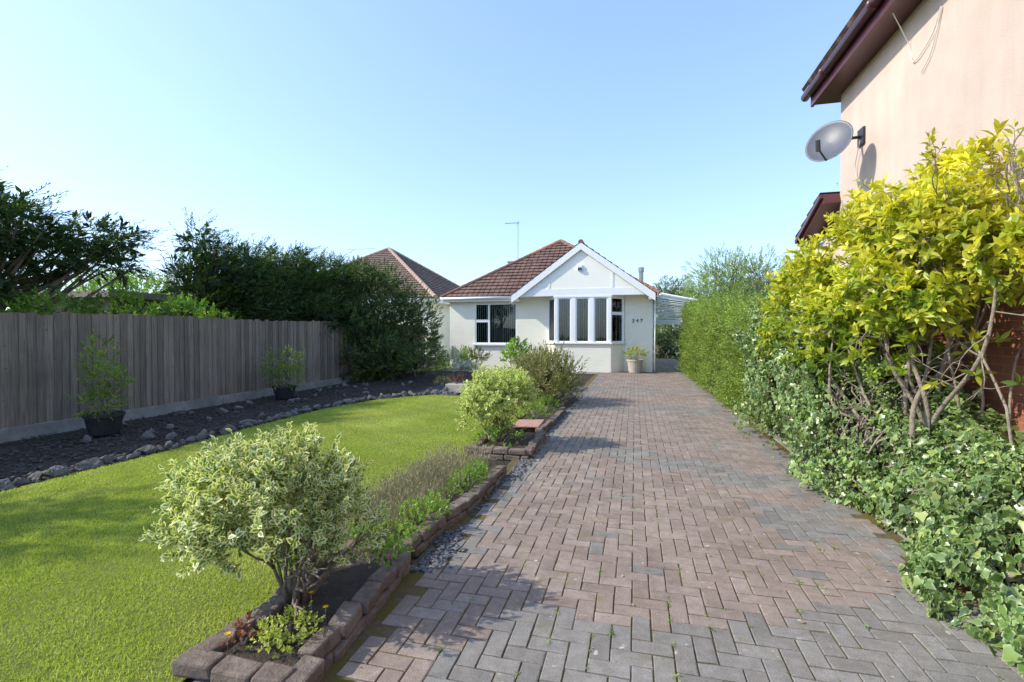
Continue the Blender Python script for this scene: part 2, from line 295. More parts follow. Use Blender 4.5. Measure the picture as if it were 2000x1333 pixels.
def paving():
    V=[];F=[];R=[];E=[];w=.1
    def leftedge(y): return -1.41 if y<2.75 else (-1.31 if y<18.3 else -7.7)
    def zone(x,y):
        n=math.sin(x*2.1+y*1.3)*.08+math.sin(y*.9+1)*.1
        if y<2.65+n+.45*max(0,x) and x>-.75+.35*(y-2.5): return 1.
        if 5.9<y+x*.6<6.7: return .8
        if 4.0<y<4.8 and x>1.0: return .8
        if 9.6<y+n<10.6 : return .7
        if 13<y+n<14: return .6
        if x>1.6 or (x<-1.1 and y>3): return .85
        return .04
    def blk(x0,x1,y0,y1):
        cx,cy=(x0+x1)/2,(y0+y1)/2; n=len(V); g=.0030+random.random()*.0008;c=.0035
        dz=random.gauss(0,.0010); tx,ty=random.gauss(0,.010),random.gauss(0,.010)
        for (ins,z) in ((g,-.018),(g,-.003),(g+c,0)):
            for x,y in ((x0+ins,y0+ins),(x1-ins,y0+ins),(x1-ins,y1-ins),(x0+ins,y1-ins)):
                V.append((x+random.gauss(0,.0012),y+random.gauss(0,.0012),z+dz+(x-cx)*tx+(y-cy)*ty))
        for r in (0,4):
            for k in range(4): F.append((n+r+k,n+r+(k+1)%4,n+r+4+(k+1)%4,n+r+4+k))
        F.append((n+8,n+9,n+10,n+11))
        z=zone(cx,cy); e=1. if random.random()<z else 0.; e=e*.9+random.random()*.1
        R.extend([random.random()]*12); E.extend([e]*12)
    for j in range(5,300):
        for i in range(-80,24):
            x,y=i*w-.01,j*w; c=(i-j)%4
            le=leftedge(y); re=1.96 if y<19.3 else 2.3
            if y>19.2 and x<.66: continue
            if c==0 and x>=le and x+.2<=re: blk(x,x+.2,y,y+.1)
            elif c==3 and x>=le and x+.1<=re: blk(x,x+.1,y,y+.2)
    me=bpy.data.meshes.new('driveway'); me.from_pydata(V,[],F)
    for nm,a in (('rnd',R),('edge',E)):
        at=me.attributes.new(nm,'FLOAT','POINT'); at.data.foreach_set('value',a)
    me.update(); mkobj('driveway',me,M_pave,kind='structure')
paving()
mb=MB(); y=1.0
while y<19:
    mb.box(1.975,2.10,y,y+.44,-.04,.012,jit=.003); y+=.45
o=mb.obj('kerb',M_conc,kind='structure',bevel=.008)
# grass blades
n=620000; P=np.stack([rng.uniform(-6.2,-1.9,n),rng.uniform(.8,11.3,n),np.full(n,-.008)],1)
d=.2465*-P[:,0]+.969*P[:,1]; keep=inpoly(P,LAWN)&(rng.random(n)<np.clip((3.6/np.maximum(d,1.))**1.2,.12,1)); P=P[keep]; d=d[keep]; n=len(P)
D=np.stack([rng.normal(size=n)*.6,rng.normal(size=n)*.6,np.ones(n)],1); h=rng.uniform(.010,.028,n)*(1+.25*np.sin(P[:,0]*7)*np.sin(P[:,1]*5))
patch=.5+.25*np.sin(P[:,0]*1.7+P[:,1]*.8)*np.sin(P[:,1]*1.3+1)+.15*np.sin(P[:,0]*6.3+P[:,1]*4.1)*np.sin(P[:,1]*7.3)
me=cards('grass',P,D,rdir(n),h,(.0026+.0007*d)/h,'blade',np.clip(patch*.55+rng.random(n)*.6,0,1)); mkobj('grass',me,L_grass,kind='stuff')
def chips(name,regs,mat):
    A=[];S=[]
    for x0,x1,y0,y1,n,s in regs:
        A.append(np.stack([rng.uniform(x0,x1,n),rng.uniform(y0,y1,n),rng.uniform(-.015,.012,n)],1)); S.append(rng.uniform(.5,1.3,n)*s)
    P=np.concatenate(A);S=np.concatenate(S); k=~inpoly(P,LAWN); P=P[k];S=S[k]; n=len(P)
    N=np.stack([rng.normal(size=n)*.25,rng.normal(size=n)*.25,np.ones(n)],1); D=np.stack([rng.normal(size=n),rng.normal(size=n),rng.normal(size=n)*.15],1)
    return mkobj(name,cards(name,P,D,N,S,rng.uniform(.5,1.,n),'chip',rng.random(n)),mat,kind='stuff')
chips('slate_chippings',[(-1.42,-1.26,2.85,3.5,300,.034),(-1.38,-1.15,2.9,3.3,110,.036),(-1.36,-1.28,3.3,5.0,160,.033),(-1.35,-1.16,4.9,5.75,380,.04),(-1.45,-1.25,6.9,9.5,500,.05),(-2.0,-1.25,9,13.8,900,.06),(-5.5,-1.8,11.3,14.5,3000,.07)],M_slate)
chips('bed_chippings',[(-8.7,-5.9,3,14.5,6500,.045)],mnoise('brown_slate',(.045,.035,.03),(.12,.098,.082),30,.85))
# ================================================================ FENCE
def fence():
    e=thing('fence','weathered grey closeboard timber fence on a concrete base','fence',(-8.8,10,0))
    V=[];F=[];R=[]; y=1.5
    while y<19.2:
        w=random.uniform(.105,.118); x=-8.8+random.gauss(0,.004); z1=1.86+random.gauss(0,.012)+.014*math.sin(y*1.1); z0=.17; ln=random.gauss(0,.004)
        n=len(V)
        for yy,t in ((y,.02),(y+w+.012,.008)):
            for zz in (z0,z1): V.extend([(x+.0,yy+(ln if zz==z1 else 0),zz),(x+t,yy+(ln if zz==z1 else 0),zz)])
        F.extend([(n+1,n+5,n+7,n+3),(n,n+2,n+6,n+4),(n,n+1,n+3,n+2),(n+4,n+6,n+7,n+5),(n+2,n+3,n+7,n+6),(n,n+4,n+5,n+1)])
        R.extend([random.random()]*8); y+=w
    me=bpy.data.meshes.new('boards'); me.from_pydata(V,[],F); a=me.attributes.new('rnd','FLOAT','POINT'); a.data.foreach_set('value',R); me.update()
    mkobj('boards',me,M_wood,e)
    mb=MB(); y=1.5
    while y<19: mb.box(-8.84,-8.77,y,y+2.4,-.05,.168,jit=.002); y+=2.41
    mb.obj('gravel_board',M_conc,e,bevel=.006)
    mb=MB()
    for z in (.5,1.1,1.65): mb.box(-8.88,-8.805,1.5,19.2,z,z+.07)
    mb.obj('rail',M_wood,e)
fence()
# ================================================================ ROCKS
rockmeshes=[]
for s in range(8):
    b=bmesh.new(); bmesh.ops.create_icosphere(b,subdivisions=4,radius=1)
    co=np.array([v.co[:] for v in b.verts]); dd=nrm(co)
    r=np.full(len(dd),1.3); rr=np.random.default_rng(s+300)
    for _ in range(11):   # chop with random planes: angular, jagged stone
        nn=nrm(rr.normal(size=(1,3)))[0]; h=rr.uniform(.55,.95); q=dd@nn; r=np.where(q>.05,np.minimum(r,h/np.maximum(q,.05)),r)
    r=r*(1+.11*lump(dd,6,s+80)+.08*lump(dd,14,s+90)); sc=np.array([1,.72,.62])
    for v,c,q in zip(b.verts,dd,r): v.co=Vector(c*q*sc)
    me=bpy.data.meshes.new('rock'); b.to_mesh(me); b.free(); me.materials.append(M_rock); rockmeshes.append(me)
def rock(x,y,s,group='rocks edging the lawn',label='rough pale limestone rock edging a slate bed'):
    o=bpy.data.objects.new('rock',random.choice(rockmeshes)); COL.objects.link(o)
    o.location=(x,y,s*.25); o.scale=(s*random.uniform(.8,1.2),s*random.uniform(.8,1.1),s*random.uniform(.7,1.1)); o.rotation_euler=(random.uniform(-.3,.3),random.uniform(-.3,.3),random.uniform(0,6.28))
    o['label']=label;o['category']='rock';o['group']=group
line=[(-6.12,2.6),(-6.12,3.3),(-6.08,4.9),(-6.22,6.5),(-6.3,8.5),(-5.9,10.3),(-5.0,11.4),(-3.6,11.45)]
for (a,b) in zip(line[:-1],line[1:]):
    L=math.dist(a,b); n=int(L/.125)
    for i in range(n):
        f=i/n; rock(a[0]+(b[0]-a[0])*f+random.gauss(0,.05),a[1]+(b[1]-a[1])*f+random.gauss(0,.03),random.uniform(.055,.12))
for i in range(34):
    x=random.uniform(-8.5,-6.5); y=random.uniform(4,14); rock(x,y,random.uniform(.045,.10),'rocks scattered in the slate bed','rough weathered rock lying in a slate bed')
for i in range(22):
    rock(random.uniform(-5.6,-2.2),random.uniform(11.7,14.3),random.uniform(.07,.14),'rocks scattered in the slate bed','rough weathered rock lying in a slate bed')
# ================================================================ BRICK EDGINGS
def edging(name,label,lines,h=.13,courses=2,soil=None):
    c=lines[0][0]; e=thing(name,label,'brick edging',(c[0],c[1],0)); mb=MB()
    for pts in lines:
        for a,b in zip(pts[:-1],pts[1:]):
            A=Vector((*a,0));Bv=Vector((*b,0)); L=(Bv-A).length; ang=math.atan2(b[1]-a[1],b[0]-a[0])
            for k in range(courses):
                s=-.02-(.1 if k%2 else 0)
                while s<L-.04:
                    bl=min(random.uniform(.19,.225),L-s+.03)
                    M=Matrix.Translation(A)@Matrix.Rotation(ang,4,'Z')@Matrix.Translation((s+bl/2,random.gauss(0,.007),0))@Matrix.Rotation(random.gauss(0,.05),4,'Z')@Matrix.Rotation(random.gauss(0,.03),4,'X')
                    z0=-.03+k*(h+.03)/courses; z1=z0+(h+.03)/courses-.006+random.gauss(0,.004)
                    mb.box(-bl/2+.004,bl/2-.004,-.052,.052,z0,z1,M=M,jit=.007); s+=bl
    mb.obj('brickwork',M_edge,e,bevel=.014)
    if soil:
        mb=MB(); mb.prism_xy(soil,-.02,h-.045); mb.obj('soil',M_soil,e)
    return e
edging('brick_planter','low brown brick planter beside the lawn with variegated bush',[[(-1.84,1.70),(-1.42,1.70)],[(-1.40,1.78),(-1.47,2.86)],[(-1.90,1.80),(-1.85,2.1),(-1.97,2.8)],[(-1.95,2.88),(-1.5,2.93)]],soil=[(-1.88,1.74),(-1.44,1.74),(-1.5,2.88),(-1.95,2.84),(-1.86,2.1)])
edging('brick_edging','low brown brick edging of lavender bed',[[(-1.52,3.1),(-1.5,3.5),(-1.42,4.0),(-1.40,5.0)]],h=.12,soil=[(-2.2,3.1),(-1.5,3.1),(-1.45,4.0),(-1.43,5.0),(-1.6,5.5),(-2.0,5.5),(-2.25,4.2)])
edging('brick_planter','low square brick planter around a clipped bush',[[(-1.97,5.78),(-1.28,5.78)],[(-1.27,5.88),(-1.3,6.95)],[(-2.0,5.85),(-2.02,6.9)],],h=.12,soil=[(-1.95,5.8),(-1.3,5.8),(-1.33,6.95),(-1.98,6.95)])
edging('brick_edging','weathered loose brick edging along the driveway',[[(-1.42,7.3),(-1.36,8.0),(-1.34,9.3)]],h=.10,soil=[(-1.9,7.3),(-1.45,7.3),(-1.38,9.3),(-1.9,9.9)])
edging('brick_edging','short run of weathered bricks beside the olive shrub',[[(-1.5,10),(-1.37,11.2)]],h=.10)
e=thing('stepping_slab','flat red sandstone slab in the border','stone slab',(-1.62,7.5,.1)); mb=MB(); mb.box(-1.85,-1.42,7.25,7.8,.08,.115,jit=.02); mb.obj('slab',mnoise('sandstone',(.36,.19,.14),(.46,.28,.22),8),e,bevel=.008)
# ================================================================ BUSHES
def stemmed(name,label,cat,base,stems,H,spread,matleaf,P5,tm,bark=M_bark,r=.018,lev=2):
    e=thing(name,label,cat,base); mb=MB(); ends=[]
    for i in range(stems):
        a=6.283*i/stems+random.random(); k=random.uniform(.25,1)*spread
        grow(mb,Vector(base)+Vector((math.cos(a)*.04,math.sin(a)*.04,-.03)),(math.cos(a)*k,math.sin(a)*k,1),H*.42,r*random.uniform(.7,1.2),lev,ends,up=.06,wig=.28,nb=3,spread=.7,shrink=.62)
    mb.obj('stems',bark,e,smooth=True)
    P,D,N,S,W,R=P5; mkobj('foliage',cards('foliage',P,D,N,S,W,tm,R),matleaf,e)
    return e
B,D=sblobs([((-1.99,2.28,.60),(.32,.34,.26)),((-2.24,2.16,.56),(.19,.22,.22)),((-1.78,2.42,.54),(.22,.22,.20)),((-1.93,2.32,.78),(.19,.18,.15)),((-2.14,2.22,.76),(.11,.14,.13)),((-1.66,2.45,.40),(.16,.16,.18)),((-2.13,2.11,.42),(.15,.17,.12)),((-1.75,2.38,.72),(.10,.12,.12)),((-2.36,2.15,.64),(.07,.1,.1))],3300,inner=.5,amp=.40,f=4.5)
k=B[:,2]>.27; B,D=gaps(B[k],D[k],7,-.44,3)
stemmed('variegated_bush','large cream and green variegated bush in brick planter','bush',(-1.80,2.28,.08),10,.56,.75,L_var,shoots(B,D*.8+np.array([0,0,.7]),rng.uniform(.07,.17,len(B)),11,.052,.62,.85,.3),'leaf')
B,D=sblobs([((-1.85,6.42,.66),(.40,.42,.30)),((-1.70,6.5,.78),(.26,.28,.2)),((-2.0,6.3,.72),(.2,.25,.22)),((-1.95,6.3,.46),(.3,.3,.22))],2300,inner=.5,amp=.32,f=4); k=B[:,2]>.26; B,D=gaps(B[k],D[k],6,-.4,4)
stemmed('variegated_bush','rounded yellow-green variegated bush in small brick planter','bush',(-1.83,6.4,.08),7,.5,.7,L_var2,shoots(B,D*.9+np.array([0,0,.5]),rng.uniform(.08,.17,len(B)),11,.064,.64,.85,.3),'leaf')
B,D=sblobs([((-2.0,10.3,.58),(.6,.6,.56)),((-1.7,10.8,.55),(.46,.5,.5)),((-2.2,11.0,.7),(.4,.4,.42)),((-1.75,10.2,.38),(.48,.5,.36))],1500,inner=.35,amp=.28,f=3.5); B,D=gaps(B,D,4,-.5,6)
stemmed('olive_shrub','feathery olive green shrub beside the driveway','shrub',(-1.95,10.5,0),10,1.0,.7,L_olive,shoots(B,D*.8+np.array([0,0,.8]),rng.uniform(.12,.3,len(B)),13,.075,.32,.7),'quad',r=.015)
def tuft(name,label,cat,c,r,per,mat,L=.08,k=8,S=.035,W=.6,tm='leaf',up=.6,sp=.9,top=-.2,inner=.3):
    e=thing(name,label,cat,(c[0],c[1],max(0,c[2]-r[2]))); B,D=sblobs([(c,r)],per,inner=inner,top=top,amp=.28,f=3.5)
    P,Dd,N,S_,W_,R=shoots(B,D+np.array([0,0,up]),L,k,S,W,sp); mkobj('foliage',cards('foliage',P,Dd,N,S_,W_,tm,R),mat,e)
    mb=MB()
    for i in range(7):
        a=random.random()*6.28; q=(c[0]+math.cos(a)*r[0]*.5,c[1]+math.sin(a)*r[1]*.5,c[2]+r[2]*.2); mb.tube([(c[0],c[1],max(-.02,c[2]-r[2]-.03)),((c[0]+q[0])/2,(c[1]+q[1])/2,c[2]-r[2]*.5),q],[.012,.009,.005],5)
    mb.obj('stems',M_bark,e); return e
tuft('sedum_plant','yellow-green low succulent in the brick planter','plant',(-1.60,1.95,.12),(.15,.15,.06),18000,L_sedum,.03,7,.018,.7)
tuft('heuchera_plant','dark red leafed low plant in the brick planter','plant',(-1.79,1.89,.11),(.07,.09,.05),6000,L_red,.035,6,.022,.8)
tuft('geranium_plant','bright green leafy ground plant by brick edging','plant',(-1.72,3.05,.12),(.26,.22,.11),6500,L_green,.045,6,.026,.8)
tuft('geranium_plant','bright green leafy ground plant by brick edging','plant',(-1.60,3.5,.12),(.20,.32,.10),7500,L_green,.04,6,.026,.8)
tuft('geranium_plant','bright green leafy ground plant by brick edging','plant',(-1.56,4.4,.12),(.16,.55,.10),6500,L_green,.04,6,.026,.8)
tuft('geranium_plant','bright green leafy ground plant by brick edging','plant',(-1.75,6.15,.14),(.35,.3,.12),2500,L_green,.06,6,.035,.8)
tuft('geranium_plant','small green plant spilling over the brick planter','plant',(-1.47,2.72,.16),(.09,.14,.07),6000,L_green,.04,6,.026,.8)
tuft('small_shrub','bright green leafy shrub before the bungalow','shrub',(-3.5,14.2,.75),(.42,.42,.6),900,L_green,.15,9,.10,.5)
tuft('small_shrub','reddish green rounded shrub before the bungalow','shrub',(-5.9,17.4,.55),(.5,.45,.4),700,L_olive,.15,9,.09,.5)
tuft('juniper_shrub','low spreading green juniper among rocks','shrub',(-5.7,14.9,.42),(.95,.8,.5),700,L_hedge,.3,14,.08,.25,'quad',.1,.6)
tuft('juniper_shrub','dark green spreading shrub beside the fence','shrub',(-6.8,14.6,.5),(.8,.9,.75),700,L_shrub,.25,12,.09,.3,'quad',.3,.6)
tuft('heather_plant','reddish heather in a stone trough','plant',(-4.5,12.0,.28),(.28,.22,.16),1800,L_red,.07,8,.035,.4,'quad')
e=thing('stone_trough','small stone trough holding heather','planter',(-4.5,12,0)); mb=MB(); mb.box(-4.8,-4.2,11.8,12.2,-.03,.2,jit=.01); mb.obj('trough_body',M_pot,e,bevel=.02)
for x,y in ((-1.62,9.0),(-2.0,8.4),(-2.3,12.2),(-3.0,12.8),(-1.7,12.8),(-1.7,8.1),(-5.2,12.6),(-3.9,12.4)): tuft('border_plant','small green plant in the border','plant',(x,y,.14),(.26,.32,.17),1900,random.choice([L_green,L_hedge,L_olive]),.08,7,.045,.5)
# lavender
n=2800; P=np.stack([rng.uniform(-2.32,-1.62,n),rng.uniform(3.0,5.4,n),np.full(n,.05)],1); D=np.stack([rng.normal(size=n)*.28+.1,rng.normal(size=n)*.28,np.ones(n)],1); h=rng.uniform(.09,.22,n)
e=thing('lavender','dry brown lavender stalks in the brick-edged bed','plant',(-1.95,4.1,.05)); mkobj('stalks',cards('stalks',P,D,rdir(n),h,.014,'quad',rng.random(n)*.8),L_lav,e)
tips=P+nrm(D)*h[:,None]*.92; mkobj('flower_heads',cards('flower_heads',tips,D,rdir(n),.03,.28,'quad',rng.random(n)*.6),L_lav,e)
n2=12000; P=np.stack([rng.uniform(-2.32,-1.6,n2),rng.uniform(3.0,5.4,n2),np.full(n2,.04)],1); D=np.stack([rng.normal(size=n2)*.7,rng.normal(size=n2)*.7,np.ones(n2)],1)
mkobj('leaves',cards('leaves',P,D,rdir(n2),rng.uniform(.05,.12,n2),.09,'quad',rng.uniform(.5,1,n2)),L_lav,e)
for x,y,z in ((-1.62,2.15,.2),(-1.5,2.1,.17),(-1.80,1.80,.17)):
    e=thing('yellow_flower','small yellow flower in the brick planter','flower',(x,y,z-.1)); mb=MB(); mb.tube([(x,y,z-.1),(x,y,z)],.002,4); mb.obj('stem',M_bark,e)
    a=np.arange(7)*.9; D=np.stack([np.cos(a),np.sin(a),np.full(7,.4)],1); mkobj('petals',cards('petals',np.tile([x,y,z],(7,1)),D,np.tile([0,0,1.],(7,1)),.018,.6,'leaf',rng.random(7)),L_yel,e)
# weeds & fallen leaves on the drive
A=[]
for i in range(300):
    c=np.array([round(random.uniform(-1.2,1.9),1)-.01,random.uniform(1.6,11),0]); q=random.randint(3,9); A.append(c+np.stack([rng.normal(size=q)*.004,rng.normal(size=q)*.016,np.zeros(q)],1))
for i in range(14):
    c=np.array([round(random.uniform(-.9,1.8),1)-.01,random.uniform(1.7,4.5),0]); q=16; A.append(c+np.stack([rng.normal(size=q)*.011,rng.normal(size=q)*.018,np.zeros(q)],1))
P=np.concatenate(A); n=len(P); D=np.stack([rng.normal(size=n),rng.normal(size=n),np.full(n,.7)],1); mkobj('weeds',cards('weeds',P,D,np.tile([0,0,1.],(n,1))+rng.normal(size=(n,3))*.3,rng.uniform(.008,.018,n),.5,'leaf',rng.random(n)),L_green,kind='stuff')
n=170; P=np.stack([rng.uniform(-1.2,1.9,n),rng.uniform(1.8,11,n),np.full(n,.008)],1); P[:90,0]=rng.uniform(1.4,1.95,90); mkobj('fallen_leaves',cards('fallen_leaves',P,rdir(n)*np.array([1,1,.1]),np.tile([0,0,1.],(n,1))+rng.normal(size=(n,3))*.2,rng.uniform(.015,.035,n),.6,'leaf',rng.random(n)),mleaf('dry_leaf',[(0,(.35,.12,.04)),(1,(.5,.38,.25))],trans=.1),kind='stuff')
def lathe(mb,c,prof,n=20):
    vs=[(c[0]+math.cos(6.2832*k/n)*r,c[1]+math.sin(6.2832*k/n)*r,c[2]+z) for r,z in prof for k in range(n)]
    fs=[(i*n+k,i*n+(k+1)%n,(i+1)*n+(k+1)%n,(i+1)*n+k) for i in range(len(prof)-1) for k in range(n)]; mb.add(vs,fs)
def potted(label,c,h,r,mat):
    e=thing('plant_pot',label,'plant pot',c); mb=MB(); lathe(mb,c,[(0,0),(r*.72,0),(r*.78,.02),(r,h*.86),(r*1.08,h*.87),(r*1.08,h),(r*.95,h),(r*.9,h-.06),(0,h-.06)]); mb.obj('pot_body',mat,e,smooth=False); return e
potted('black plastic pot by the timber fence',(-7.85,5.6,0),.32,.24,M_black)
potted('black plastic pot by the timber fence',(-8.0,9.7,0),.30,.25,M_black)
potted('pale stone pot against the bungalow wall',(0.0,19.15,0),.52,.29,M_pot)
B,D=sblobs([((-7.9,5.6,1.15),(.2,.22,.36)),((-7.85,5.65,.8),(.25,.25,.25)),((-7.8,5.5,.50),(.3,.3,.14))],1400,inner=.2,amp=.2)
stemmed('potted_shrub','leggy green shrub growing in a black pot','shrub',(-7.85,5.6,.27),5,.8,.2,L_hedge,shoots(B,D+np.array([0,0,.6]),.12,8,.055,.45,.8),'leaf',r=.012)
B,D=sblobs([((-8.0,9.7,.85),(.5,.5,.25)),((-8.0,9.7,.5),(.35,.4,.25))],900,inner=.2,amp=.2)
stemmed('potted_shrub','spreading green shrub growing in a black pot','shrub',(-8.0,9.7,.26),6,.6,.6,L_hedge,shoots(B,D+np.array([0,0,.2]),.15,8,.06,.4,.8),'leaf',r=.012)
tuft('potted_shrub','yellow-green rounded shrub growing in stone pot','shrub',(0.0,19.15,.68),(.48,.4,.27),1300,L_gold,.1,9,.06,.5)
# ================================================================ LEFT TREES
def cypress(label,base,blobs,per,sweep):
    e=thing('cypress_tree',label,'tree',base); mb=MB(); b=Vector(base)
    top=max(c[2] for c,r in blobs)
    mb.tube([b,b+Vector((.1,.05,top*.5)),b+Vector((.25,.1,top))],[.16,.12,.05],8)
    for c,r in blobs:
        for i in range(9):
            s=b+Vector((.1,.05,random.uniform(.8,top*.8))); q=Vector(c)+Vector([random.uniform(-.7,.7)*k for k in r]); mb.tube([s,(s+q)/2+Vector((0,0,-.1)),q],[.05,.035,.012],5)
    mb.obj('trunk',M_bark,e,smooth=True)
    B,D=sblobs(blobs,per,inner=.45,amp=.32,f=4.5); dd=nrm(D*np.array([1,1,.6])+np.array(sweep)+rng.normal(size=D.shape)*.25)
    P,Dd,N,S,W,R=shoots(B,dd,rng.uniform(.3,.72,len(B)),26,.105,.24,.75,.22,flat=1)
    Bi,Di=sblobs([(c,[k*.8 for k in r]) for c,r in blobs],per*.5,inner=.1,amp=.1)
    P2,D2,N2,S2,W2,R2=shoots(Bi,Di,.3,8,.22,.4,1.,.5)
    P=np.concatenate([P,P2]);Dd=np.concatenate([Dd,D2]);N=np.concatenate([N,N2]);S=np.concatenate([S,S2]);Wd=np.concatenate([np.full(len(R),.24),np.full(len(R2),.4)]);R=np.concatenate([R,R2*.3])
    mkobj('crown',cards('crown',P,Dd,N,S,Wd,'quad',R),L_cyp,e)
cypress('dark windswept cypress tree at the fence end',(-10.9,.6,-.05),[((-10.5,.9,4.6),(1.0,.7,.45)),((-10.6,.5,3.6),(1.0,.8,.6))],200,(.5,.2,.3))
cypress('dark windswept cypress tree standing behind the fence',(-11.2,5.6,-.05),[((-11.3,4.6,3.2),(1.4,1.3,.8)),((-10.9,5.9,3.45),(1.0,.9,.45)),((-10.8,6.7,3.1),(.9,.9,.35)),((-10.5,7.5,3.45),(.5,.8,.18)),((-10.6,7.6,2.95),(.5,.6,.15)),((-11.2,5.6,2.4),(1.1,1.0,.4))],450,(.3,.95,.12))
cypress('dark spreading cypress tree behind the fence',(-10.8,10.2,-.05),[((-10.6,9.8,2.9),(.9,.55,.6)),((-10.5,9.8,3.75),(.28,.35,.45)),((-10.4,10.7,3.0),(1.2,.9,.75)),((-10.3,11.4,2.6),(1.2,1.2,.9)),((-10.4,10.1,2.2),(1.0,.8,.45)),((-10.3,11.7,3.45),(.45,.5,.45)),((-9.5,11.4,2.1),(.45,1.0,.25))],450,(.25,.65,.3))
cypress('dark cypress tree behind the fence near hedge',(-10.6,13.4,-.05),[((-10.3,12.7,2.9),(1.2,.9,.85)),((-10.1,13.6,3.0),(1.1,.9,.85)),((-10.0,14.6,3.55),(.5,.5,.5)),((-10.2,13.0,3.7),(.35,.4,.35)),((-10.0,13.4,2.2),(1.2,1.6,.8)),((-9.1,12.9,2.0),(.5,1.0,.45))],450,(.2,.55,.3))
def bigshrub(name,label,cat,base,blobs,per,mat,L=.22,k=10,S=.10,W=.45,tm='leaf',inner=.55,amp=.2):
    e=thing(name,label,cat,base); mb=MB()
    for c,r in blobs:
        for i in range(6):
            q=Vector(c)+Vector([random.uniform(-.6,.6)*x for x in r]); b=Vector(base)+Vector((random.gauss(0,.15),random.gauss(0,.15),0)); b.z=-.05
            mb.tube([b,(b+q)/2+rv()*.1,q],[.05,.035,.015],5)
    mb.obj('stems',M_bark,e,smooth=True)
    B,D=sblobs(blobs,per,inner=inner,amp=amp); kz=B[:,2]>.02; B=B[kz];D=D[kz]
    P,Dd,N,S_,W_,R=shoots(B,D+np.array([0,0,.4]),L,k,S,W,.85); mkobj('foliage',cards('foliage',P,Dd,N,S_,W_,tm,R),mat,e)
    return e
bigshrub('evergreen_shrub','tall dense dark evergreen shrub covering the fence end','shrub',(-8.5,15.2,-.03),[((-9.5,15.4,2.3),(1.3,1.5,1.6)),((-8.7,15.6,1.9),(1.1,1.3,1.8)),((-8.0,16.4,1.5),(.95,1.1,1.5)),((-8.3,14.5,.8),(1.0,.9,.9)),((-9.2,15.0,3.4),(.6,.6,.5)),((-8.5,13.7,.8),(.5,.7,.85)),((-8.7,13.9,1.9),(.5,.8,.5))],760,L_shrub,amp=.26)
bigshrub('laurel_shrub','bright yellow-green laurel behind the fence','shrub',(-9.9,7.5,-.03),[((-9.9,6.2,1.75),(.5,.6,.42)),((-10,7.5,1.7),(.5,.7,.6)),((-9.8,8.6,1.7),(.5,.7,.5)),((-9.7,9.6,1.6),(.4,.6,.4))],900,L_green,.16,8,.09,.5)
e=thing('garden_shed','timber outbuilding with flat felt roof behind the fence','shed',(-14.5,12,0)); mb=MB(); mb.box(-16.5,-13,9.5,15,-.05,2.45); mb.obj('wall',M_wood,e); mb=MB(); mb.box(-16.7,-12.8,9.3,15.2,2.451,2.62); mb.obj('roof',mnoise('felt',(.2,.17,.13),(.3,.26,.2),6),e)
# ================================================================ HOUSE
def courses(mb,e0,e1,t0,t1,step=.3,uoff=0):
    e0,e1,t0,t1=map(Vector,(e0,e1,t0,t1)); ud=(e1-e0).normalized(); nrml=ud.cross((t0+t1)/2-(e0+e1)/2).normalized()
    if nrml.z<0: nrml=-nrml
    H=((t0-e0)-ud*(t0-e0).dot(ud)).length; n=max(1,round(H/step))
    for i in range(n):
        a,b=i/n,(i+1)/n; p0=e0.lerp(t0,a);p1=e1.lerp(t1,a);q0=e0.lerp(t0,b);q1=e1.lerp(t1,b)
        u=lambda p:(p-e0).dot(ud)+uoff
        r0=p0+nrml*.05;r1=p1+nrml*.05; s0=q0+nrml*.015;s1=q1+nrml*.015
        mb.add([r0,r1,s1,s0],[(0,1,2,3)],[[(u(p0),i*.3+.012),(u(p1),i*.3+.012),(u(q1),i*.3+.29),(u(q0),i*.3+.29)]])
        mb.add([p0-nrml*.01,p1-nrml*.01,r1,r0],[(0,1,2,3)],[[(u(p0),i*.3),(u(p1),i*.3),(u(p1),i*.3),(u(p0),i*.3)]])
def ridge(mb,a,b,r=.1):
    a=Vector(a);b=Vector(b);L=(b-a).length;n=max(1,int(L/.35))
    for i in range(n):
        p=a.lerp(b,i/n);q=a.lerp(b,(i+1.04)/n); mb.tube([p,q],[r*1.1,r*.95],8)
def window(par,p,q,z0,z1,mull=(),trans=(),blind=True,depth=.06,ang=1.0):
    p=Vector((p[0],p[1],0));q=Vector((q[0],q[1],0));L=(q-p).length;a=math.atan2(q.y-p.y,q.x-p.x)
    M=Matrix.Translation(p)@Matrix.Rotation(a,4,'Z')
    w=thing('window','x','window',(p.x,p.y,z0)); del w['label'];del w['category']; attach(w,par); w.matrix_parent_inverse=Matrix.Translation(par.location).inverted()
    wl=Vector(w.location)
    mb=MB(); f=.055
    mb.box(0,L,0,depth,z0,z0+f,M=M); mb.box(0,L,0,depth,z1-f,z1,M=M); mb.box(0,f,0,depth,z0+f,z1-f,M=M); mb.box(L-f,L,0,depth,z0+f,z1-f,M=M)
    for m in mull: mb.box(m-.04,m+.04,.002,depth,z0+f,z1-f,M=M)
    for (x0,x1,z) in trans: mb.box(x0,x1,.004,depth-.002,z-.06,z+.06,M=M)
    def ch(o):
        o.parent=w; o.matrix_parent_inverse=Matrix.Translation(wl).inverted()
    o=mb.obj('frame',M_white); ch(o)
    mb=MB(); mb.box(f,L-f,.03,.036,z0+f,z1-f,M=M); o=mb.obj('glass',M_glass); ch(o)
    if blind:
        mb=MB(); x=f+.02
        while x<L-f-.02:
            MM=M@Matrix.Translation((x+.04,.12,0))@Matrix.Rotation(random.gauss(ang,.1),4,'Z'); mb.box(-.042,.042,-.001,.001,z0+f,z1-f,M=MM); x+=.092
        o=mb.obj('blind',M_blind); ch(o)
    return w
H=thing('bungalow','white painted bungalow with brown tiled roof and bay window','house',(-3.6,19.7,0))
YF=19.7
mb=MB(); T=.25
